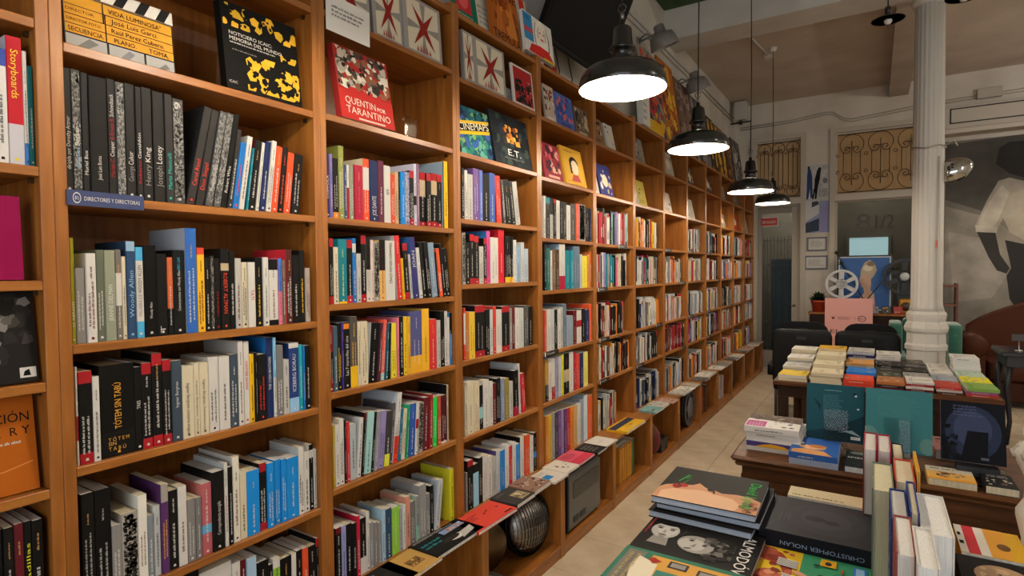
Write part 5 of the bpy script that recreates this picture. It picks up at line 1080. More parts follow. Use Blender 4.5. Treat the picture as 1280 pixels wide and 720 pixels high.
# small objects on the counter
b = MB(); b.cbox(0, .17, 0, .12, 0, .2, .02, 'b57f1c'); b.lathe([(0, -.02), (.05, -.02), (.06, .0), (0, 0)], 16, (.08, .0, .1), '3a2a18', axis='y'); o = b.build('yellow_camera', M_PLAST); o.location = (bwp(1124, 380, 9.3).x, 9.38, CZ); tag(o, 'yellow toy camera on the counter left of the column', 'camera')
for i, (px, c_, lb_) in enumerate(((1092, '8d8a92', 'grey patterned tin on the counter under the blue picture'), (1107, '4a4238', 'dark boxed figure on the counter under the blue picture'), (1122, '9a2f28', 'red tin on the counter beside the yellow camera'))):
    b = MB(); b.cbox(0, .11, 0, .08, 0, .1, .008, c_); art = [('m', ['lg', c_, 'k', 'tan'], .1, .1, .9, .9, 10, .14)]; o = b.build('small_box', M_PLAST); o.location = (bwp(px, 385, 9.285).x-.05, 9.285, CZ); tag(o, lb_, 'box')
    a = MB(); art_mesh(a, .11, .1, art, 0, rnd(i)); a.build('print', M_PRINT, o, Matrix.Translation((0, -.0006, 0)) @ FRONT)
# small reddish bookcase piece behind the column
v = bwp(1186, 356, 9.5); r_ = empty('small_rack', (v.x-.08, 9.45, 0)); tag(r_, 'narrow red-brown rack between the column and the sofa', 'rack')
for x_ in (0, .15): b = MB(); b.box(x_, x_+.025, 0, .2, 0, v.z+.02, '6a3a30'); b.build('post', M_MATT, r_)
for i in range(5): b = MB(); zz = v.z-.03-i*.25; b.box(.025, .15, 0, .2, zz, zz+.025, '74443a'); b.build('slat', M_MATT, r_)

# ------------------------------------------------------------------ seats at the far end
def cushion(mb, x0, x1, y0, y1, z0, z1, r, col, seg=4):
    """rounded block"""
    def prof(u):  # super-ellipse style profile
        return u
    nx = 10; vs = []; fs = []
    ex = .2
    for i in range(nx+1):
        for j in range(16):
            th = -math.pi/2+math.pi*i/nx; ph = 2*math.pi*j/16
            cp = lambda w_, e: math.copysign(abs(w_)**e, w_)
            x = cp(math.cos(th), ex)*cp(math.cos(ph), ex); y = cp(math.cos(th), ex)*cp(math.sin(ph), ex); z_ = cp(math.sin(th), ex)
            vs.append(((x0+x1)/2+x*(x1-x0)/2, (y0+y1)/2+y*(y1-y0)/2, (z0+z1)/2+z_*(z1-z0)/2))
    for i in range(nx):
        for j in range(16):
            k = (j+1) % 16; fs.append((i*16+j, i*16+k, (i+1)*16+k, (i+1)*16+j))
    mb.raw(vs, fs, col, True)
def blackchair(px, py, y, w_, label, roundtop=True, rz=0):
    v = bwp(px, py, y); r = empty('black_chair', (v.x, y, 0), rz); tag(r, label, 'chair', 'black seats behind the far table'); h = v.z
    BK = '131314'
    b = MB()
    if roundtop:
        n = 14; P_ = []
        for i in range(n+1):
            a = math.pi*i/n; P_.append((-math.copysign(abs(math.cos(a))**.45, math.cos(a))*w_/2, h-.24+.24*abs(math.sin(a))**.6))
        fr_ = [(x, 0, z_) for x, z_ in P_]+[(w_*.46, 0, .5), (-w_*.46, 0, .5)]
        bk_ = [(x, .045, z_) for x, _, z_ in fr_]
        b.face(fr_, BK); b.face(bk_[::-1], BK)
        for i in range(len(fr_)): j = (i+1) % len(fr_); b.face([fr_[j], fr_[i], bk_[i], bk_[j]], BK, True)
    else: cushion(b, -w_/2, w_/2, -.03, .08, .42, h, .03, BK)
    b.build('backrest', M_LEATHER, r)
    b = MB(); b.cbox(-.045, .045, -.01 if roundtop else -.036, -.002 if roundtop else -.03, h-.1, h-.07, .002, '19191a'); b.build('hand_slot', M_PLAST, r)
    b = MB(); cushion(b, -w_/2, w_/2, .0, .45, .36, .47, .03, BK); b.build('seat', M_LEATHER, r)
    for x_ in (-w_*.44, w_*.44):
        for y_ in (.03, .42): b = MB(); b.tube([(x_, y_, 0), (x_, y_, .38)], .014, 8, '202020'); b.build('leg', M_PLAST, r)
    return r
blackchair(1004, 402, 6.9, .5, 'black chair with rounded back and hand slot, left of the pink sign')
blackchair(1088, 405, 6.9, .5, 'black chair with rounded back and hand slot, below the pink sign')
c1 = blackchair(1002, 412, 6.32, .535, 'left black square-backed armchair behind the far table', False)
c2 = blackchair(1084, 415, 6.3, .535, 'right black square-backed armchair behind the far table', False)
for c_ in (c1, c2):
    for s_ in ((-1,) if c_ is c1 else (1,)):
        b = MB(); cushion(b, s_*.28-.04, s_*.28+.04, .02, .45, .5, .62, .03, '131314'); b.build('armrest', M_LEATHER, c_)
# green velvet wing chair behind the column
v0 = bwp(1122, 404, 7.75); v1 = bwp(1197, 404, 7.75); ga = empty('wing_armchair', ((v0.x+v1.x)/2, 7.72, 0)); tag(ga, 'green velvet wing armchair behind the white column', 'armchair'); gw_ = v1.x-v0.x; GV = '155846'; gh = v0.z
b = MB(); cushion(b, -gw_/2+.05, gw_/2-.05, .45, .62, .3, gh+.03, .05, GV); b.build('backrest', M_VELVET, ga)
for s_ in (-1, 1):
    b = MB(); cushion(b, s_*gw_/2-.075, s_*gw_/2+.05, .05, .6, .58, gh, .05, GV); b.build('wing', M_VELVET, ga)
    b = MB(); cushion(b, s_*gw_/2-.06, s_*gw_/2+.09, -.15, .5, .25, .62, .05, GV); b.build('arm', M_VELVET, ga)
    for y_ in (-.05, .5): b = MB(); b.tube([(s_*gw_*.4, y_, 0), (s_*gw_*.4, y_, .22)], [.015, .022], 8, '2a1a10'); b.build('leg', M_PLAST, ga)
b = MB(); cushion(b, -gw_/2, gw_/2, -.12, .5, .2, .46, .05, GV); b.build('seat', M_VELVET, ga)
# brown leather sofa
sf = empty('leather_sofa', (2.56, 8.4, 0)); tag(sf, 'old brown leather sofa with rolled arms below the banner', 'sofa'); LR = '4a2616'
b = MB(); n = 16; top = []
for i in range(n+1): t_ = i/n; top.append((t_*1.95, .86+.36*min(1, math.sin(min(t_, .5)*math.pi)**.8)))
for i in range(n):
    (xa, za), (xb, zb_) = top[i], top[i+1]
    b.face([(xa, .55, .2), (xb, .55, .2), (xb, .5, zb_), (xa, .5, za)], LR, True); b.face([(xa, .5, za), (xb, .5, zb_), (xb, .62, zb_+.02), (xa, .62, za+.02)], LR, True); b.face([(xa, .62, za+.02), (xb, .62, zb_+.02), (xb, .75, .2), (xa, .75, .2)], LR, True)
b.build('backrest', M_LEATHER, sf)
for x_ in (.02, 1.93):
    b = MB(); b.lathe([(0, -.05), (.1, -.045), (.13, -.02), (.13, .6), (.1, .63), (0, .63)], 20, (x_, 0, .68), LR, axis='y'); b.cbox(x_-.1, x_+.1, -.02, .6, .1, .62, .02, LR); b.build('arm', M_LEATHER, sf)
for i in range(2): b = MB(); cushion(b, .14+i*.84, .96+i*.84, -.05, .52, .3, .52, .05, '40210f' if i else LR); b.build('seat_cushion', M_LEATHER, sf)
b = MB(); b.cbox(.05, 1.9, -.02, .6, .06, .3, .02, '3a1d10'); b.build('base', M_LEATHER, sf)
for x_ in (.08, 1.87):
    for y_ in (.03, .57): b = MB(); b.tube([(x_, y_, 0), (x_, y_, .07)], .025, 8, '1a0e08'); b.build('foot', M_PLAST, sf)
# small dark blue table in front of the sofa
v = bwp(1252, 440, 6.6); tb_ = empty('dark_side_table', (v.x, 6.6, 0)); tag(tb_, 'dark blue side table with curved legs at the right edge', 'table'); zt = v.z
b = MB(); b.cbox(0, .8, 0, .55, zt-.04, zt, .006, '14161f'); b.build('table_top', M_SHINY, tb_); b = MB(); b.cbox(.04, .76, .04, .51, zt-.14, zt-.041, .004, '11131b'); b.build('apron', M_PLAST, tb_)
for x_, y_ in ((.06, .06), (.74, .06), (.06, .49), (.74, .49)): b = MB(); b.tube([(x_, y_, zt-.14), (x_-.015, y_, zt*.6), (x_+.012, y_, zt*.25), (x_-.01, y_, 0)], [.032, .026, .018, .02], 8, '11131b'); b.build('leg', M_PLAST, tb_)
v = bwp(1275, 437, 6.7); pt = empty('price_stand', (v.x, 6.75, zt)); tag(pt, 'small upright card stand on the dark blue table', 'stand'); b = MB(); b.lathe([(0, 0), (.03, 0), (.03, .008), (.004, .012), (.004, .09), (0, .09)], 14, col='b5b5b3'); b.build('stem', M_STEEL, pt); b = MB(); b.box(-.05, .05, -.003, .003, .09, .15, '3a3836'); b.build('card', M_PLAST, pt)

# ------------------------------------------------------------------ things in the low compartments
v = Vector((.02, 0, .0)); yy = min(proj_x_to_y(664, .04, .25), yb(3)-PT-.178)
lp = empty('reflector_lamp', (.03, yy, .0745)); tag(lp, 'round silver reflector lamp with wire mesh in the low compartment', 'lamp')
b = MB(); b.lathe([(0, -.1), (.1, -.09), (.15, -.04), (.165, .0), (.168, .02), (.158, .03), (.15, .012)], 36, (0, 0, .168), '1d1c1b', axis='x'); b.build('housing', M_STEEL, lp)
b = MB(); b.lathe([(.148, .012), (.14, .035), (.115, .062), (.08, .082), (.04, .092), (0, .095)], 36, (0, 0, .168), '8f8a83', axis='x'); b.build('lens', M_STEEL, lp)
b = MB()
for i in range(-9, 10):
    y_ = i*.0165; hh = math.sqrt(max(0, .148**2-y_**2))
    if hh > .02: b.tube([(.0145+.086*max(0, 1-(y_*y_+z_*z_)/.148**2)**.6, y_, .168+z_) for z_ in [hh*q/6 for q in range(-6, 7)]], .0024, 4, '4a4744')
for i in range(-9, 10, 3):
    z_ = i*.0165; hh = math.sqrt(max(0, .148**2-z_**2))
    if hh > .02: b.tube([(.0145+.086*max(0, 1-(y_*y_+z_*z_)/.148**2)**.6, y_, .168+z_) for y_ in [hh*q/6 for q in range(-6, 7)]], .0016, 4, 'b5b2ac')
b.build('wire_mesh', M_STEEL, lp); lp.rotation_euler = (0, math.radians(-8), math.radians(-14))
yy2 = proj_x_to_y(630, .03, .2); can = empty('film_can', (-.07, yy2-.055, .0745)); tag(can, 'bronze film can leaning beside the round reflector lamp', 'film can')
b = MB(); b.lathe([(0, -.018), (.132, -.018), (.135, -.014), (.135, .014), (.13, .018), (.1, .018), (.1, .014), (0, .014)], 36, (0, 0, .136), '6a5c46', axis='y'); b.build('body', M_STEEL, can); b = MB(); b.tube([(.12*math.cos(a/30*6.283), .019, .136+.12*math.sin(a/30*6.283)) for a in range(30)], .003, 5, '8d7b5c', closed=True); b.build('rim', M_STEEL, can); can.rotation_euler = (0, 0, math.radians(60))
yy = proj_x_to_y(622, .09, .08); o = MB(); o.lathe([(0, 0), (.1, 0), (.102, .004), (.102, .028), (.098, .032), (0, .032)], 36, col='7a7674'); o = o.build('disc_case', M_PLAST); o.location = (.02, yy, .0745); tag(o, 'round clear disc case with printed label at the compartment front', 'case')
a = MB(); art_mesh(a, .12, .12, [('r', '6a1c20', 0, .6, 1, .9), ('r', 'b9b5ae', 0, .1, 1, .6), ('l', 'k', .1, .15, .9, .5, 3)], 0, rnd(2)); a.build('label_print', M_PRINT, o, Matrix.Translation((.05, -.06, .0325)) @ Matrix.Rotation(math.radians(90), 4, 'Z'))
# grey projector box
y0 = proj_x_to_y(712, .12, .1); y1 = proj_x_to_y(752, .12, .1); pj = empty('projector', (0, y0, .0745)); tag(pj, 'grey and black metal projector case in the low compartment', 'projector'); pw = y1-y0
b = MB(); b.cbox(-.2, .115, 0, pw, .012, .335, .012, '5b5a57'); b.build('case', M_PLAST, pj); b = MB(); b.cbox(-.2, .118, -.012, -.0005, .01, .34, .004, '1a1a1a'); b.build('side_plate', M_PLAST, pj)
b = MB(); b.cbox(.1155, .118, .06, pw-.04, .19, .29, .002, '45443f'); b.build('name_plate', M_PLAST, pj)
for i in range(2): b = MB(); b.cbox(.1155, .12, .06+i*.09, .13+i*.09, .05, .085, .002, '161616'); b.build('vent', M_PLAST, pj)
b = MB(); b.tube([(-.05, pw+.001, .26), (-.05, pw+.03, .26)], .05, 14, '4a4947'); b.build('lens_knob', M_PLAST, pj)
for q in ((-.17, .03), (.09, .03), (-.17, pw-.03), (.09, pw-.03)): b = MB(); b.lathe([(0, 0), (.012, 0), (.012, .012), (0, .012)], 10, (q[0], q[1], 0), '111111'); b.build('foot', M_PLAST, pj)
# orange-spined books and green one in the next compartment
y = proj_x_to_y(776, .09, .1); i = 0
for i in range(9):
    t_ = .03 if i < 8 else .045; last = i == 8
    spine_book(y, .0745, t_, .27+.004*math.sin(i*2), .2, 'gr' if last else ['c98a2f', 'b9742a', 'd09a3c'][i % 3], None, () if last else ((.02, .05, 'br'), (.95, .98, 'br')), 0, .085-.003*(i % 3), 'lg', False, None, 'br', seed=900+i, label='green bound volume at the right end of the orange-spined set' if last else f'{ordn(i+1)} orange-spined bound volume from left in the low compartment', group='orange bound volumes in the low compartment')
    y += t_+.001
o = MB(); o.cbox(0, .16, 0, .24, 0, .018, .001, '8d9186'); o = o.build('grey_folder', M_PRINT); o.location = (-.09, yb(4)+.13, .352); tag(o, 'grey-green folder lying on top of the orange volumes', 'folder')
# dark things in the compartment beyond
y = yb(5)+.06; o = MB(); o.lathe([(0, -.02), (.15, -.02), (.155, 0), (.15, .02), (0, .02)], 32, (0, 0, .156), '5a1f1a', axis='y'); o = o.build('red_disc_case', M_PLAST); o.location = (.0, y+.1, .0745); tag(o, 'dark red round film case in the shaded low compartment', 'film can')
for i in range(3):
    b = MB(); b.cbox(0, .17, 0, .05, 0, .11, .004, '161616'); o = b.build('black_box', M_PLAST); o.location = (-.06, y+.26+i*.062, .0745); tag(o, f'{ordn(i+1)} small black cassette box in the shaded low compartment', 'box', 'black cassette boxes')
yy = proj_x_to_y(862, .08, .2); r_ = empty('film_reel', (.085, yy, .0745+.178)); tag(r_, 'grey film reel standing in the low compartment of the seventh bay', 'film reel')
rb = reel(.178, .03, '57575a', 5, .3); rb.build('spool', M_PLAST, r_); r_.rotation_euler = (0, 0, math.radians(90)); b = MB(); b.lathe([(0, -.004), (.1, -.004), (.1, -.001), (0, -.001)], 30, col='77777a', axis='y'); b.build('hub_cap', M_PLAST, r_)
b = MB(); b.lathe([(.16, .006), (.16, .024)], 40, col='2a2a2c', axis='y'); b.build('film_roll', M_PLAST, r_)
rng = rnd(55)
SINK[0] = low = MB()
LOWP = {7: ['b5502f', '8a3a2a', 'c9c4bb', 'br', '1a1918'], 8: ['gw', 'pk', 'w', 'lg', 'c9a0a0'], 9: ['1a1918', '23211f', '2c2a28'], 10: ['g', 'lg', '3a3836'], 11: ['dk', 'g', 'br']}
for k, pal in LOWP.items():
    y = yb(k)+.04; j = 0
    while y < yb(k+1)-.12 and j < 9:
        t_ = rng.uniform(.03, .07); j += 1; h = rng.uniform(.24, .33); c_ = pal[j % len(pal)]
        spine_book(y, .0745, t_, h, .2, c_, xs=.07+rng.uniform(-.02, .02), seed=1200+k*20+j, label=f"{ordn(j)} large volume from left in the low compartment of the {BAYN[k]}", group='volumes in the far low compartments')
        y += t_+.001

SINK[0] = None
lo_ = low.build('far_low_volumes', M_PRINT); lo_['kind'] = 'stuff'; tag(lo_, 'large bound volumes in the farther low compartments', 'books')
# ------------------------------------------------------------------ tables
def table(name, x0, x1, y0, y1, z, label, slats=False):
    r = empty(name, (x0, y0, 0)); tag(r, label, 'table'); W, D_ = x1-x0, y1-y0
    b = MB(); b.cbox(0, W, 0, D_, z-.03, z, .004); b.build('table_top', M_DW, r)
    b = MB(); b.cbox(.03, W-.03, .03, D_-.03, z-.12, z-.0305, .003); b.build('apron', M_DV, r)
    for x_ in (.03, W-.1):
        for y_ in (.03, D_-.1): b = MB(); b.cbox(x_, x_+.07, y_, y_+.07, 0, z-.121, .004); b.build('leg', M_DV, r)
    if slats:
        for x_ in (.19,): 
            b = MB(); b.cbox(x_, x_+.05, .04, .07, .1, z-.121, .003); b.build('slat', M_DV, r)
        b = MB(); b.cbox(.31, W-.1, .045, .06, .12, z-.121, .003); b.build('front_panel', M_DV, r)
        b = MB(); b.cbox(.101, W-.101, .04, .08, .1, .16, .003); b.build('rail', M_DV, r)
    return r
ZN = .74
table('book_table', .955, 2.35, .75, 2.32, ZN, 'dark wooden table in the foreground covered with art books')
table('book_table', .945, 2.30, 4.70, 5.86, .75, 'dark slatted table before the column, covered with book stacks', True)
# panelled sideboard in the middle
mt_ = empty('sideboard_table', (1.03, 2.75, 0)); tag(mt_, 'brown panelled sideboard table with rounded top between the other tables', 'table')
b = MB(); pr_ = [(0, 0), (1.75, 0), (1.75, .78), (0, .78)]
b.cbox(0, 1.75, 0, .78, .715, ZN, .012); b.build('table_top', M_DW, mt_)
b = MB(); b.cbox(.018, 1.732, .018, .762, .69, .7148, .008); b.build('top_moulding', M_DW, mt_)
b = MB(); b.cbox(.045, 1.705, .045, .735, .05, .6898, .003); b.build('carcass', M_DW, mt_)
for i in range(3):
    b = MB(); x_ = .075+i*.55; b.cbox(x_, x_+.5, .033, .0448, .12, .63, .006); pn = b.build('front_panel', M_DW, mt_)
    b = MB(); b.cbox(x_+.05, x_+.45, .024, .0328, .17, .58, .006); b.build('raised_field', M_DW, pn)
b = MB(); b.cbox(.03, .0448, .1, .68, .12, .63, .004); b.build('side_panel', M_DW, mt_)
b = MB(); b.cbox(.03, 1.72, .03, .75, 0, .0498, .004); b.build('plinth', M_DW, mt_)

# ------------------------------------------------------------------ foreground books
def lay(x, y, z, rz, W, H, t, col, ops, label, seed, group=None, **kw): return panel_book(flat(x, y, z, rz), W, H, t, col, ops=ops, label=label, seed=seed, group=group, **kw)
SK = 'c98f6c'
lay(1.035, 1.80, ZN+.0006, -90, .43, .30, .052, '1b1a19', [], 'black volume under the large book with two monochrome faces', 400, hard=True, pages='w')
lay(1.03, 1.80, ZN+.0534, -90, .43, .31, .06, '1b1a19', [('e', '2a2826', .43, .19, .15, .18), ('e', '1a1918', .40, .19, .125, .16), ('p', '8d8984', [(.54,.13),(.54,.25),(.68,.28),(.68,.1)]), ('e', 'b5b1ab', .47, .19, .115, .125), ('e', 'c6c2bc', .46, .21, .085, .085), ('e', '141313', .345, .19, .05, .13),
  ('e', '2a2826', .45, .135, .010, .024), ('e', '2a2826', .45, .245, .010, .024), ('e', '4a4744', .428, .13, .006, .034), ('e', '4a4744', .428, .25, .006, .034), ('p', '9a968f', [(.455,.19),(.512,.172),(.512,.208)]), ('e', '6a5f5c', .543, .19, .011, .036), ('e', '8d8984', .575, .19, .008, .03),
  ('m', ['2c2a28', '4a4744', '6a6662', '1f1d1c'], .46, .58, .74, .82, 46, .05), ('e', '9c9892', .575, .50, .12, .155, 24), ('e', 'b9b5ae', .585, .47, .085, .115, 24), ('e', '262422', .535, .455, .010, .022, 24), ('e', '262422', .57, .575, .010, .022, 24), ('e', '55514d', .515, .45, .006, .032, 24), ('e', '55514d', .548, .585, .006, .032, 24), ('p', '86827c', [(.56,.51),(.612,.465),(.62,.5)]), ('e', '5f5a57', .65, .455, .010, .035, 24), ('m', ['2c2a28', '4a4744', '6a6662'], .44, .55, .56, .72, 16, .05),
  ('t', 'ALMODÓVAR', .31, .855, .64, .1, 'e2ded8'), ('l', 'b8323a', .32, .02, .62, .06, 1)], 'large black book with two monochrome faces and white capitals, foreground table', 401, hard=True, pages='w')
lay(1.04, 2.06, ZN+.0006, -90, .245, .28, .112, '24211f', [], 'black book under the far side of the portrait book stack', 402, hard=True)
lyn = [('r', '211f1d', 0, 0, 1, 1), ('p', 'c08c6a', [(1,.0),(1,1),(.66,1),(.58,.9),(.56,.76),(.6,.62),(.55,.54),(.52,.44),(.42,.36),(.5,.31),(.53,.24),(.58,.2),(.56,.13),(.62,.05),(.72,.0)]), ('p', 'd6ac8a', [(1,.06),(1,.8),(.84,.84),(.7,.74),(.66,.56),(.62,.42),(.66,.3),(.7,.14),(.8,.05)]),
  ('e', 'a83228', .56, .215, .06, .05, 30), ('e', '8a241f', .61, .16, .07, .045, 10), ('e', '4a1512', .58, .185, .05, .012, 30), ('e', '1d1614', .56, .50, .05, .035, 20), ('e', '3a2318', .6, .54, .07, .012, 10), ('e', '6a4030', .8, .9, .11, .06), ('e', '2a1a14', .84, .94, .08, .05), ('m', ['7a4a34', 'a8704f', '54301f'], .68, .82, .98, .98, 12, .06),
  ('t', 'David Lynch', .16, .84, .74, .11, '2aa544'), ('p', '2f9f3e', [(.22,.2),(.46,.14),(.47,.155),(.24,.215)]), ('p', '2f9f3e', [(.28,.26),(.5,.2),(.5,.21)]), ('p', '2f9f3e', [(.2,.25),(.36,.2),(.36,.21)])]
for i in range(3):
    dx, dy = ((0, 0), (.01, .018), (-.004, .0))[i]
    lay(1.022+dx, 1.952+dy, ZN+.1142+i*.0226, -90+1.2*(i-1), .29, .295, .022, '211f1d', lyn if i == 2 else [('l', 'd9d5ce', .02, .3, .2, .9, 4)], ['bottom', 'middle', 'top'][i]+' volume of the stack with a profile face and green script', 410+i, 'stack of portrait art books', hard=True, pages='a9b3c2')
lay(1.05, 1.40, ZN+.1142, -90, .30, .29, .03, '2f6a55', [('r', '2f6a55', 0, 0, 1, 1), ('r', '6d6b62', .04, .04, .96, .2), ('r', 'cf9a45', .06, .26, .97, .97), ('p', 'e0d6bc', [(.12,.16),(.3,.14),(.98,.3),(.98,.4),(.2,.34)]), ('p', '3f7a6a', [(.28,.36),(.28,.62),(.7,.62),(.7,.36)]), ('m', ['7a3434', '2a2826', 'a8584a'], .32, .4, .66, .6, 8, .06), ('r', '3a302c', .09, .42, .2, .58), ('r', '3a302c', .12, .66, .24, .82), ('r', '3a302c', .2, .86, .32, .95), ('r', '8d8a86', .11, .44, .18, .56), ('r', '8d8a86', .14, .68, .22, .8), ('p', '9a2a24', [(.1,.28),(.14,.36),(.2,.3),(.14,.24)]), ('l', 'b9a070', .1, .06, .6, .18, 2)], 'green and ochre illustrated book at the bottom picture edge', 421, hard=True)
# dark volume with the upside-down spine
lay(1.592, 1.708, ZN+.0006, 90, .275, .272, .135, '1d1d23', [('e', '24242b', .52, .42, .40, .38), ('e', '2c2c34', .52, .42, .26, .24), ('e', '131316', .5, .52, .07, .1), ('e', '131316', .46, .36, .055, .07), ('p', '131316', [(.46,.36),(.52,.52),(.54,.44)]), ('p', '131316', [(.44,.3),(.5,.14),(.5,.12)]), ('p', '131316', [(.56,.58),(.62,.7),(.63,.73)]), ('l', '3d3d46', .3, .74, .6, .86, 3)],
    'thick dark grey book with a small black figure and spine lettering, foreground table', 422, hard=True, spine='14151c', mt=M_PRINT)
ob = bpy.data.objects[-1] if False else None
sp_ = MB(); v, fs, w_ = text_geo('CHRISTOPHER NOLAN'); L = .20
sp_.raw([(1.575-a*L/w_, 1.7074, ZN+.112-b_*.012/.72) for a, b_ in v], fs, '7f90a8')
nol = [o for o in COL.objects if o.get('label', '').startswith('thick dark grey book')][0]
so = sp_.build('spine_print', M_PRINT, nol); so.matrix_parent_inverse = Matrix.Identity(4); so.matrix_local = (Matrix.Translation((1.592, 1.708, ZN+.0006)) @ Matrix.Rotation(math.radians(90), 4, 'Z')).inverted()
lay(1.36, 2.0, ZN+.0006, 0, .22, .09, .136, 'c9bb98', [('l', 'k', .05, .1, .9, .3, 1)], 'cream book peeking out behind the thick dark book', 423)
# green and yellow illustrated book
WG = '3a8a63'
wes = [('r', WG, 0, 0, 1, 1), ('r', 'd9b52c', .0, 0, 1, .36), ('p', '9a4030', [(0,.02),(.3,.0),(.34,.2),(.55,.26),(.62,.05),(1,.04),(1,.28),(.7,.32),(.3,.3),(.1,.2)]), ('e', 'a8553f', .12, .1, .1, .07), ('e', 'a8553f', .62, .14, .14, .1), ('e', 'c0694a', .64, .12, .08, .06), ('e', '2a2220', .72, .24, .07, .05), ('m', ['b8624a', 'd98f6a', '7a2f24'], .05, .02, .95, .3, 22, .07)]
for i in range(6): wes += [('p', 'e6e2da', [(.2+i*.03,.18),(.215+i*.03,.18),(.235+i*.03,.34),(.22+i*.03,.34)]), ('p', '2a3040', [(.215+i*.03,.18),(.225+i*.03,.18),(.245+i*.03,.34),(.235+i*.03,.34)]), ('p', 'e6e2da', [(.5+i*.03,.24),(.515+i*.03,.24),(.535+i*.03,.36),(.52+i*.03,.36)]), ('p', '2a3040', [(.515+i*.03,.24),(.525+i*.03,.24),(.545+i*.03,.36),(.535+i*.03,.36)])]
wes += [('p', 'd39a7c', [(.45,.3),(.55,.42),(.58,.48),(.52,.5),(.42,.36)]), ('r', 'd3a12c', .06, .5, .2, .62), ('e', '3a3430', .14, .56, .04, .025), ('r', '3a6fae', .08, .74, .26, .84), ('r', '8fb6d6', .1, .76, .24, .82), ('e', '2f7050', .36, .66, .07, .055), ('e', WG, .36, .66, .058, .044), ('r', 'a84a34', .2, .655, .28, .675), ('r', '74a0c4', .62, .52, .8, .68), ('r', '2f6a8a', .65, .55, .77, .65), ('m', ['2a3a34'], .2, .42, .3, .5, 4, .04), ('m', ['2a3a34'], .4, .46, .5, .56, 4, .04), ('r', '6a6a62', .58, .4, .72, .48), ('t', 'WES ANDERSON', .3, .87, .66, .055, 'e6ddb8'), ('l', 'b5d0b8', .36, .77, .7, .82, 2)]
lay(1.325, 1.700, ZN+.0006, -90, .275, .305, .092, WG, wes, 'green and yellow illustrated book with cream capitals, foreground table', 424, hard=True)
lay(1.345, 1.42, ZN+.0006, -90, .25, .28, .05, '1d1c1e', [('l', 'g', .1, .3, .8, .8, 3)], 'black book at the bottom edge below the green illustrated book', 425)

# upright hardbacks seen from above, fore-edges to the viewer
def upb(px0, px1, pt, yf, dep, cov, pages, label, seed, rz=0., band=None, hard=True):
    a_ = bwp(px0, pt, yf); b_ = bwp(px1, pt, yf); t = b_.x-a_.x; h = a_.z-ZN-.0006
    Mx = Matrix.Translation((b_.x, yf+dep, ZN+.0006)) @ Matrix.Rotation(math.radians(90+rz), 4, 'Z')
    ct = .0028; mb = MB()
    mb.box(-dep, 0, 0, ct, 0, h, cov); mb.box(-dep, 0, t-ct, t, 0, h, cov); mb.box(-ct, 0, ct, t-ct, 0, h, cov)
    o = mb.build('book', M_GLOSS, None, Mx); tag(o, label, 'book', 'upright hardbacks on the foreground table')
    pb = MB(); pb.box(-dep+.004, -ct-.0003, ct+.0002, t-ct-.0002, .003, h-.004, pages); pb.build('page_block', M_PAGE, o)
    if band: a = MB(); rng = rnd(seed); art_mesh(a, dep, h, band, 0, rng); a.build('cover_print', M_GLOSS, o, Matrix.Translation((0, t+.0008, 0)) @ Matrix(((-1,0,0,0),(0,0,1,0),(0,1,0,0),(0,0,0,1))))
    return o
upb(1079, 1096, 560, 1.96, .2, '8d2436', 'w', 'tall maroon patterned hardback, leftmost of the upright foreground books', 501, band=[('m', ['a84a50', '6a1a2a', 'b5656a'], .02, .02, .98, .98, 60, .08)])
upb(1096.5, 1114, 562, 1.98, .19, 'a8203a', 'w', 'crimson edged hardback with white pages, second of the upright foreground books', 502)
upb(1116, 1131, 574, 2.1, .2, '1a1a1b', 'cr', 'black slim book leaning behind the upright foreground books', 503)
upb(1090, 1118, 610, 1.66, .23, '6d7a6c', 'cfc6a4', 'grey-green hardback with cream pages at front of the upright books', 504)
upb(1119, 1145, 600, 1.74, .2, 'b8452f', 'cr', 'red-orange bordered book with cream pages among the upright books', 505)
upb(1146.5, 1150.5, 590, 1.78, .2, 'd09a3c', 'cr', 'slim ochre book standing among the upright books', 506)
upb(1114, 1137, 648, 1.44, .2, '2f3f76', 'w', 'blue hardback with white pages, front left of the upright books', 507, band=[('m', ['3a4a86', '8a9ac0', 'c9c4b9'], .02, .02, .98, .98, 20, .1)])
upb(1138, 1150, 640, 1.46, .21, '2f3f76', 'cr', 'second blue hardback beside the white ruled book', 508)
upb(1152, 1194, 664, 1.42, .24, 'd0ccc4', 'e6e4de', 'big white book with red striped spine letters, right of the upright books', 509)
gb = [o for o in COL.objects if o.get('label', '').startswith('big white book')][0]
fe = MB(); a_ = bwp(1152, 664, 1.42); b_ = bwp(1194, 664, 1.42); tt = b_.x-a_.x
art_mesh(fe, tt, .16, [('r', 'ded9d0', 0, 0, 1, 1), ('t', 'VIVA', .05, .1, .9, .5, 'b3283a'), ('p', 'b3283a', [(.1,.75),(.9,.85),(.9,.9),(.1,.82)]), ('p', 'b3283a', [(.1,.65),(.9,.75),(.9,.78),(.1,.7)])], 0, rnd(3))
go = fe.build('edge_print', M_GLOSS, gb); go.matrix_local = gb.matrix_world.inverted() @ (Matrix.Translation((a_.x, 1.4195, ZN+.02)) @ FRONT)
upb(1120, 1146, 690, 1.24, .19, '8a4a44', 'e0ddd6', 'rose-brown book low in front of the upright books', 510)
upb(1147, 1176, 706, 1.2, .18, 'cfcac2', 'e6e4de', 'pale hardback at the bottom edge before the white book', 511)
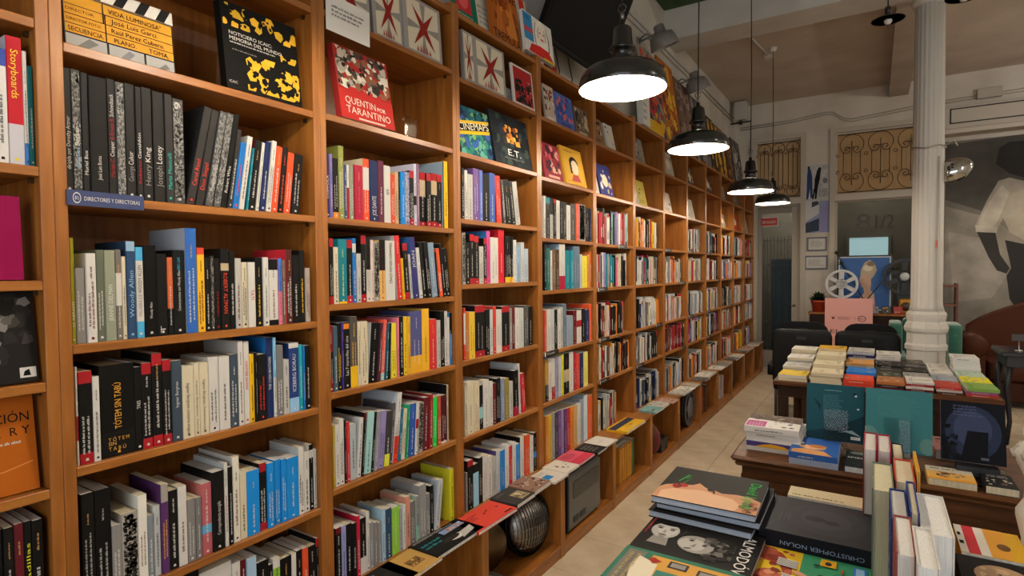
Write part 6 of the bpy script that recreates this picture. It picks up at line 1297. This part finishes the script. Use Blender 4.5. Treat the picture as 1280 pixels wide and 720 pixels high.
# flat books at the right
pA = bwp(1197, 690, 1.62)
lay(1.80, 1.98, ZN+.0006, 0, .15, .2, .075, 'd0a02c', [('r', 'd8d2c4', 0, 0, .45, 1), ('r', 'b8323a', .12, 0, .3, 1), ('r', 'd99a3a', .45, 0, .75, 1), ('l', 'k', .02, .2, .12, .8, 2), ('e', '6a4a2a', .68, .4, .1, .12)], 'yellow and red striped book lying at the right edge', 520)
lay(1.785, 1.77, ZN+.0006, 0, .3, .2, .07, '1d1b1b', [('e', 'a88a6a', .3, .5, .2, .34), ('m', ['7a5f48', 'c4a684', '4a382c'], .14, .25, .46, .75, 16, .08), ('l', 'lg', .6, .3, .9, .5, 2)], 'black book with a sepia face lying at the right edge', 521)
# white statuette at the right edge
vs_ = P(1297, 700, 1.62); stt = empty('plaster_statuette', (vs_.x, vs_.y, ZN+.0005)); tag(stt, 'white plaster turned statuette at the right picture edge', 'statuette')
def sz(py): return P(1288, py, 1.62).z-ZN
b = MB(); b.lathe([(0, 0), (.055, 0), (.055, .03), (.04, .04), (.036, .08), (.05, sz(648)), (.05, sz(640)), (.032, sz(625)), (.03, sz(600)), (.036, sz(592)), (.05, sz(578)), (.056, sz(565)), (.04, sz(556)), (.03, sz(550)), (.038, sz(540)), (.03, sz(530)), (.022, sz(524)), (.028, sz(514)), (.018, sz(503)), (0, sz(500))], 28, col='c9c4b6'); b.build('body', M_MATT, stt)
b = MB(); 
for a in range(8): b.tube([(.052*math.cos(a*.785), .052*math.sin(a*.785), sz(572)), (.058*math.cos(a*.785), .058*math.sin(a*.785), sz(566)), (.045*math.cos(a*.785), .045*math.sin(a*.785), sz(558))], .008, 6, 'c9c4b6')
b.build('leaf_collar', M_MATT, stt)

# ------------------------------------------------------------------ books on the sideboard
def stack(x, y, z, W, H, items, where, group, seed, rz=90, art=None, gs=.5):
    """pile of books; spine to the viewer; (x, y) is the near right corner"""
    rng = rnd(seed); zz = z+.0006; n = len(items)
    nm = {1: ['only']}.get(n, None)
    for i, (c_, t, pg) in enumerate(items):
        top = i == n-1; dx, dy = rng.uniform(-.006, .006), rng.uniform(-.006, .006)
        pos = 'only' if n == 1 else 'top' if top else 'bottom' if i == 0 else ordn(n-i)+' from top'
        word = cname(c_)
        o = panel_book(flat(x+dx, y+dy, zz, rz+rng.uniform(-1.5, 1.5)), W, H, t, c_, ops=(art or [('m', ['lg', 'g', c_, c_, 'bg'], .06, .08, .94, .92, 14, .12), ('l', 'dk', .1, .76, .8, .9, 2)]) if top else (), label=f"{word} book, {pos} of the {where}", group=group, seed=seed+i, pages=pg)
        if rng.random() < .7:
            a = MB(); cc = 'w' if sum(c4(c_)[:3]) < .9 else 'k'; glyphs(a, rng, H*rng.uniform(.3, .6), t*gs, Vector((-.0005, H*.8, t*.25)), Vector((0,-1,0)), Vector((0,0,1)), cc); a.build('spine_print', M_PRINT, o)
        zz += t+.0004
G2 = 'book piles on the sideboard'
art1 = [('r', 'd9d6d0', 0, 0, 1, 1), ('p', '5a4a42', [(.5,0),(1,0),(1,1),(.6,1)]), ('r', 'b04a86', .05, .62, .45, .98), ('l', 'w', .08, .66, .42, .94, 5), ('m', ['3a3430', '8a8078'], .1, .05, .5, .55, 10, .06), ('m', ['8a7a6a', '4a3c36'], .55, .05, .98, .95, 20, .08)]
stack(1.31, 2.885, ZN, .26, .235, [('w', .02, 'w'), ('4a3f78', .022, 'w'), ('e8e4dc', .024, 'w'), ('d9d6d0', .022, 'w'), ('d6d3ce', .026, 'w')], 'pile at the aisle corner of the sideboard', G2, 600, 91, art1, gs=.25)
nb = [o for o in COL.objects if o.get('label', '').find('book, 4th from top of the pile at the aisle corner') > 0]
yb_ = MB(); yb_.raw([(1.115, 2.874, ZN+.0226), (1.15, 2.874, ZN+.034), (1.19, 2.874, ZN+.041), (1.24, 2.874, ZN+.036), (1.28, 2.874, ZN+.0226)], [(0, 4, 3, 2, 1)], 'e0a52a')
if nb: yo = yb_.build('spine_picture', M_PRINT, nb[0]); yo.matrix_local = nb[0].matrix_world.inverted()
art2 = [('r', '2f5aa0', 0, 0, 1, 1), ('p', 'c98f5a', [(.0,.1),(.25,.3),(.3,.7),(.2,.95),(.02,.95)]), ('e', 'd9a878', .42, .55, .12, .28), ('e', 'b8743f', .5, .45, .1, .2), ('e', 'e0ded6', .62, .8, .06, .06), ('l', 'w', .72, .2, .8, .8, 1)]
stack(1.47, 2.765, ZN, .27, .19, [('8f9bb5', .026, 'b9c0d0'), ('2f5aa0', .026, 'b9c0d0')], 'blue pile beside the aisle corner pile', G2, 620, 90, art2, gs=.25)
art3 = [('r', '1c2426', 0, 0, 1, 1), ('t', 'SPIELBERG', .05, .52, .9, .08, 'd9d6d0'), ('m', ['c9c6c0', '8d8a86', '3a3836'], .1, .05, .9, .4, 14, .06), ('e', '6a7a74', .5, .85, .4, .1), ('m', ['b04a4a', '8d9a9a'], .2, .8, .9, .98, 8, .05)]
panel_book(flat(1.49, 2.765, ZN+.0006, 0), .145, .25, .026, '1c2426', ops=art3, label='black book with white capitals lying before the teal picture books', seed=630, pages='b9bcc2')
def stand_book(x0, x1, y, z0, h, t, col, ops, label, seed, lean=8, **kw):
    Mx = Matrix.Translation((x0, y, z0)) @ Matrix.Rotation(math.radians(-lean), 4, 'X') @ FRONT
    return panel_book(Mx, x1-x0, h, t, col, ops=ops, label=label, seed=seed, hard=True, **kw)
TE = '2c5f66'
stand_book(1.318, 1.556, 3.08, ZN+.045, .262, .022, '1f4a54', [('r', '1f4a54', 0, 0, 1, 1), ('p', '16343e', [(.55,.25),(1,.5),(1,0),(0,0),(0,.12)]), ('p', '8fa3a6', [(.55,.16),(.8,.22),(.96,.12),(.7,.18)]), ('p', '16303c', [(.12,.75),(.26,.62),(.24,.5),(.2,.62)]), ('l', '4f7c84', .3, .42, .66, .82, 14), ('l', '8fb0b6', .32, .88, .64, .91, 1), ('r', 'd9d6d0', .78, .06, .94, .11), ('l', 'k', .8, .07, .93, .1, 1), ('e', 'c9d0d0', .86, .83, .02, .02), ('e', '10242a', .84, .86, .03, .02), ('e', 'c9d0d0', .9, .6, .02, .015)], 'dark teal picture book standing with its back cover out, left of the pair', 640)
stand_book(1.562, 1.808, 3.03, ZN+.045, .272, .024, TE, [('r', '3a7478', 0, .02, 1, 1), ('e', '5c8480', .06, .24, .13, .14), ('e', '567e7b', .2, .14, .12, .12), ('e', '6a8f88', .05, .1, .16, .12), ('e', '5c8480', .93, .14, .12, .13), ('l', '4f8a8c', .18, .56, .85, .9, 13), ('r', 'd9d6d0', .14, .1, .3, .16), ('l', 'k', .15, .11, .29, .15, 1)], 'lighter teal picture book with clouds, right of the pair', 641)
for i, (x_, y_) in enumerate(((1.395, 3.03), (1.63, 2.98))):
    s_ = empty('acrylic_stand', (x_, y_, ZN)); tag(s_, ['clear acrylic stand holding the dark teal book', 'clear acrylic stand holding the lighter teal book'][i], 'display stand')
    b = MB(); b.cbox(0, .1, -.012, -.008, .04, .2, .001); b.build('back_plate', M_ACRYL, s_, Matrix.Rotation(math.radians(-8), 4, 'X')); b = MB(); b.cbox(-.01, .11, -.06, .1, .0005, .005, .001); b.build('foot', M_ACRYL, s_); b = MB(); b.cbox(0, .1, -.004, .09, .036, .0405, .0008); b.build('rest', M_ACRYL, s_)
x0, x1 = bwp(1176, 590, 2.98).x, bwp(1258, 590, 2.98).x
stand_book(x0, x1, 3.0, ZN+.05, .245, .03, '14161d', [('e', '2a3148', .5, .5, .44, .44), ('e', '38415c', .5, .55, .3, .3), ('p', '101116', [(.3,.0),(.42,.52),(.74,.52),(.72,.0)]), ('m', ['0f1014', '1a1d28'], .0, .0, .3, .6, 20, .08), ('l', '55597a', .2, .75, .7, .95, 4), ('r', '5a5d66', .62, .06, .74, .1)], 'dark blue-black boxed book standing on a clear stand at right', 642, lean=14, spine='5a5d66')
s_ = empty('acrylic_stand', ((x0+x1)/2-.04, 2.96, ZN)); tag(s_, 'clear acrylic stand holding the dark blue-black book', 'display stand'); b = MB(); b.cbox(-.06, .16, -.12, .14, .0005, .008, .001); b.build('foot', M_ACRYL, s_); b = MB(); b.cbox(-.02, .12, -.03, .03, .0085, .05, .002, '16181e'); b.build('wedge', M_PLAST, s_)
SBK = [(1160, 1222, 612, .028, 'd0a25a', [('r', 'c9c2b0', 0, .62, 1, 1), ('m', ['6a4a3a', '8a6a4a', '4a3428'], .2, .2, .8, .6, 18, .1), ('r', 'd9962f', .0, .0, 1, .15), ('l', 'k', .1, .75, .7, .9, 1)], 'cream and orange book with a lizard-like picture on the sideboard'),
 (1232, 1275, 622, .03, '1b1a1a', [('m', ['b9aa9a', '7a5a4a', 'c9c4bb'], .1, .1, .9, .6, 14, .1), ('l', 'lg', .2, .7, .9, .9, 2)], 'black photo book on the sideboard at the right edge'),
 (1124, 1150, 604, .03, '2f5f8a', [('l', 'w', .1, .5, .9, .9, 3)], 'small blue book on the sideboard beside the lizard book'),]
for i, (pl_, pr2, py, t, c_, ops, lb_) in enumerate(SBK):
    a_ = bwp(pl_, py, 2.77); b_ = bwp(pr2, py, 2.77); panel_book(flat(a_.x, 2.775, ZN+.0006, 0), b_.x-a_.x, .17, t, c_, ops=ops, label=lb_, seed=650+i, pages='cr')
for i, (x_, y_, c_, lb_) in enumerate(((1.83, 3.16, '8a5a54', 'dusty red book behind the black boxed book'), (2.22, 3.12, 'b5aa8a', 'beige book at the right end of the sideboard'), (1.57, 3.2, 'c9c4bb', 'pale book behind the teal pair'))):
    panel_book(flat(x_, y_, ZN+.0006, 3), .2, .26, .04, c_, ops=[('m', ['w', c_, 'k'], .1, .1, .9, .9, 10, .1)], label=lb_, seed=660+i)

# ------------------------------------------------------------------ piles on the far table
G3 = 'book piles on the far table'; ZF = .75
colsx = [1.175, 1.395, 1.60, 1.775, 1.94, 2.09, 2.275]; wds = [.195, .205, .19, .165, .155, .14, .165]
CW_ = ['aisle-side', 'second', 'third', 'fourth', 'fifth', 'sixth', 'right-hand']; RW_ = ['front', 'second', 'third', 'rear']
PILE = {
 (0,0): [('cr', .022, 'cr'), ('d8b62c', .024, 'w')], (0,1): [('cr', .02, 'cr'), ('d0a88a', .02, 'cr'), ('c9c4d0', .03, 'w')], (0,2): [('w', .03, 'cr'), ('lg', .025, 'cr'), ('7d7468', .03, 'w'), ('d6d2ca', .02, 'cr')], (0,3): [('cr', .03, 'cr'), ('w', .035, 'cr'), ('5a4a40', .012, 'cr'), ('cr', .03, 'cr'), ('6a5040', .014, 'cr'), ('d9d4c8', .02, 'cr')],
 (1,0): [('cr', .025, 'cr'), ('cr', .02, 'cr'), ('6a4a3a', .008, 'cr'), ('cr', .024, 'cr')], (1,1): [('cr', .03, 'cr'), ('cr', .03, 'cr'), ('b08a5a', .012, 'cr'), ('cfc4a4', .03, 'cr')], (1,2): [('cr', .035, 'cr')]*4, (1,3): [('cr', .035, 'cr'), ('cr', .035, 'cr'), ('cr', .03, 'cr'), ('c9c0a0', .03, 'cr'), ('d5a42a', .03, 'cr')],
 (2,0): [('c8402c', .022, 'w'), ('d0482f', .024, 'w')], (2,1): [('c8402c', .02, 'w'), ('2a4a9a', .018, 'w'), ('2f78c8', .024, 'w')], (2,2): [('5a4a4a', .025, 'w'), ('c9a58a', .02, 'cr'), ('4a3f44', .03, 'w'), ('c98f4a', .016, 'w')], (2,3): [('lg', .03, 'w'), ('4a444c', .04, 'w'), ('6a5a5a', .03, 'w'), ('2a2a50', .024, 'w'), ('9aa0b5', .03, 'w')],
 (3,0): [('6a1c20', .03, 'cr'), ('a8683a', .02, 'cr')], (3,1): [('23282a', .025, 'w'), ('3a4038', .022, 'w')], (3,2): [('1d1c1c', .04, 'w'), ('55504a', .03, 'w'), ('dk', .02, 'w')], (3,3): [('1a1a1a', .05, 'w'), ('c9c4bb', .03, 'w'), ('b9a8a0', .03, 'cr'), ('d0c8bc', .03, 'cr')],
 (4,0): [('6a1c20', .035, 'cr'), ('8a2a2c', .03, 'cr')], (4,1): [('7d7a76', .025, 'w'), ('8d8a86', .03, 'w')], (4,2): [('55544f', .03, 'w'), ('8d8a84', .03, 'w')], (4,3): [('3a3836', .03, 'w'), ('6a6762', .03, 'w'), ('5a5752', .02, 'w')],
 (5,0): [('4a2c22', .03, 'cr'), ('a83a30', .02, 'cr')], (5,1): [('c9302f', .02, 'w'), ('8d94a0', .03, 'w')], (5,2): [('9aa39c', .03, 'w'), ('a9b5ac', .03, 'w')], (5,3): [('9aa09a', .03, 'w'), ('b5bcb4', .03, 'w')],
 (6,0): [('a83a30', .018, 'w'), ('8a4a7a', .016, 'w'), ('7aa04a', .02, 'w')], (6,1): [('d3c92c', .026, 'w'), ('dcd22f', .026, 'w')], (6,2): [('a9c4b0', .028, 'w'), ('b5ccb8', .026, 'w')], (6,3): [('c4c8c6', .03, 'w')]+[('d6d4d0', .024, 'w')]*5}
SINK[0] = pm = MB()
for (ci, ri), items in PILE.items():
    x_ = colsx[ci]; w_ = wds[ci]; y_ = 4.745+ri*.262
    fine = []
    for c_, t, pg in items:
        if t > .026: fine += [(c_, t*.52, pg), (c_ if ci in (1, 6) else rnd(ci*9+ri).choice([c_, 'lg', 'w', 'dk']), t*.48, pg)]
        else: fine.append((c_, t, pg))
    items = fine
    if ci < 2: stack(x_-w_, y_+.245, ZF, .245, w_, items, '', G3, 700+ci*40+ri*10, -90)
    else: stack(x_, y_, ZF, .245, w_, items, f"{CW_[ci]} pile, {RW_[ri]} row, far table", G3, 700+ci*40+ri*10, 90, gs=.3)
SINK[0] = None
po = pm.build('far_table_books', M_PRINT); po['kind'] = 'stuff'; tag(po, 'many small piles of books covering the far table before the column', 'books')
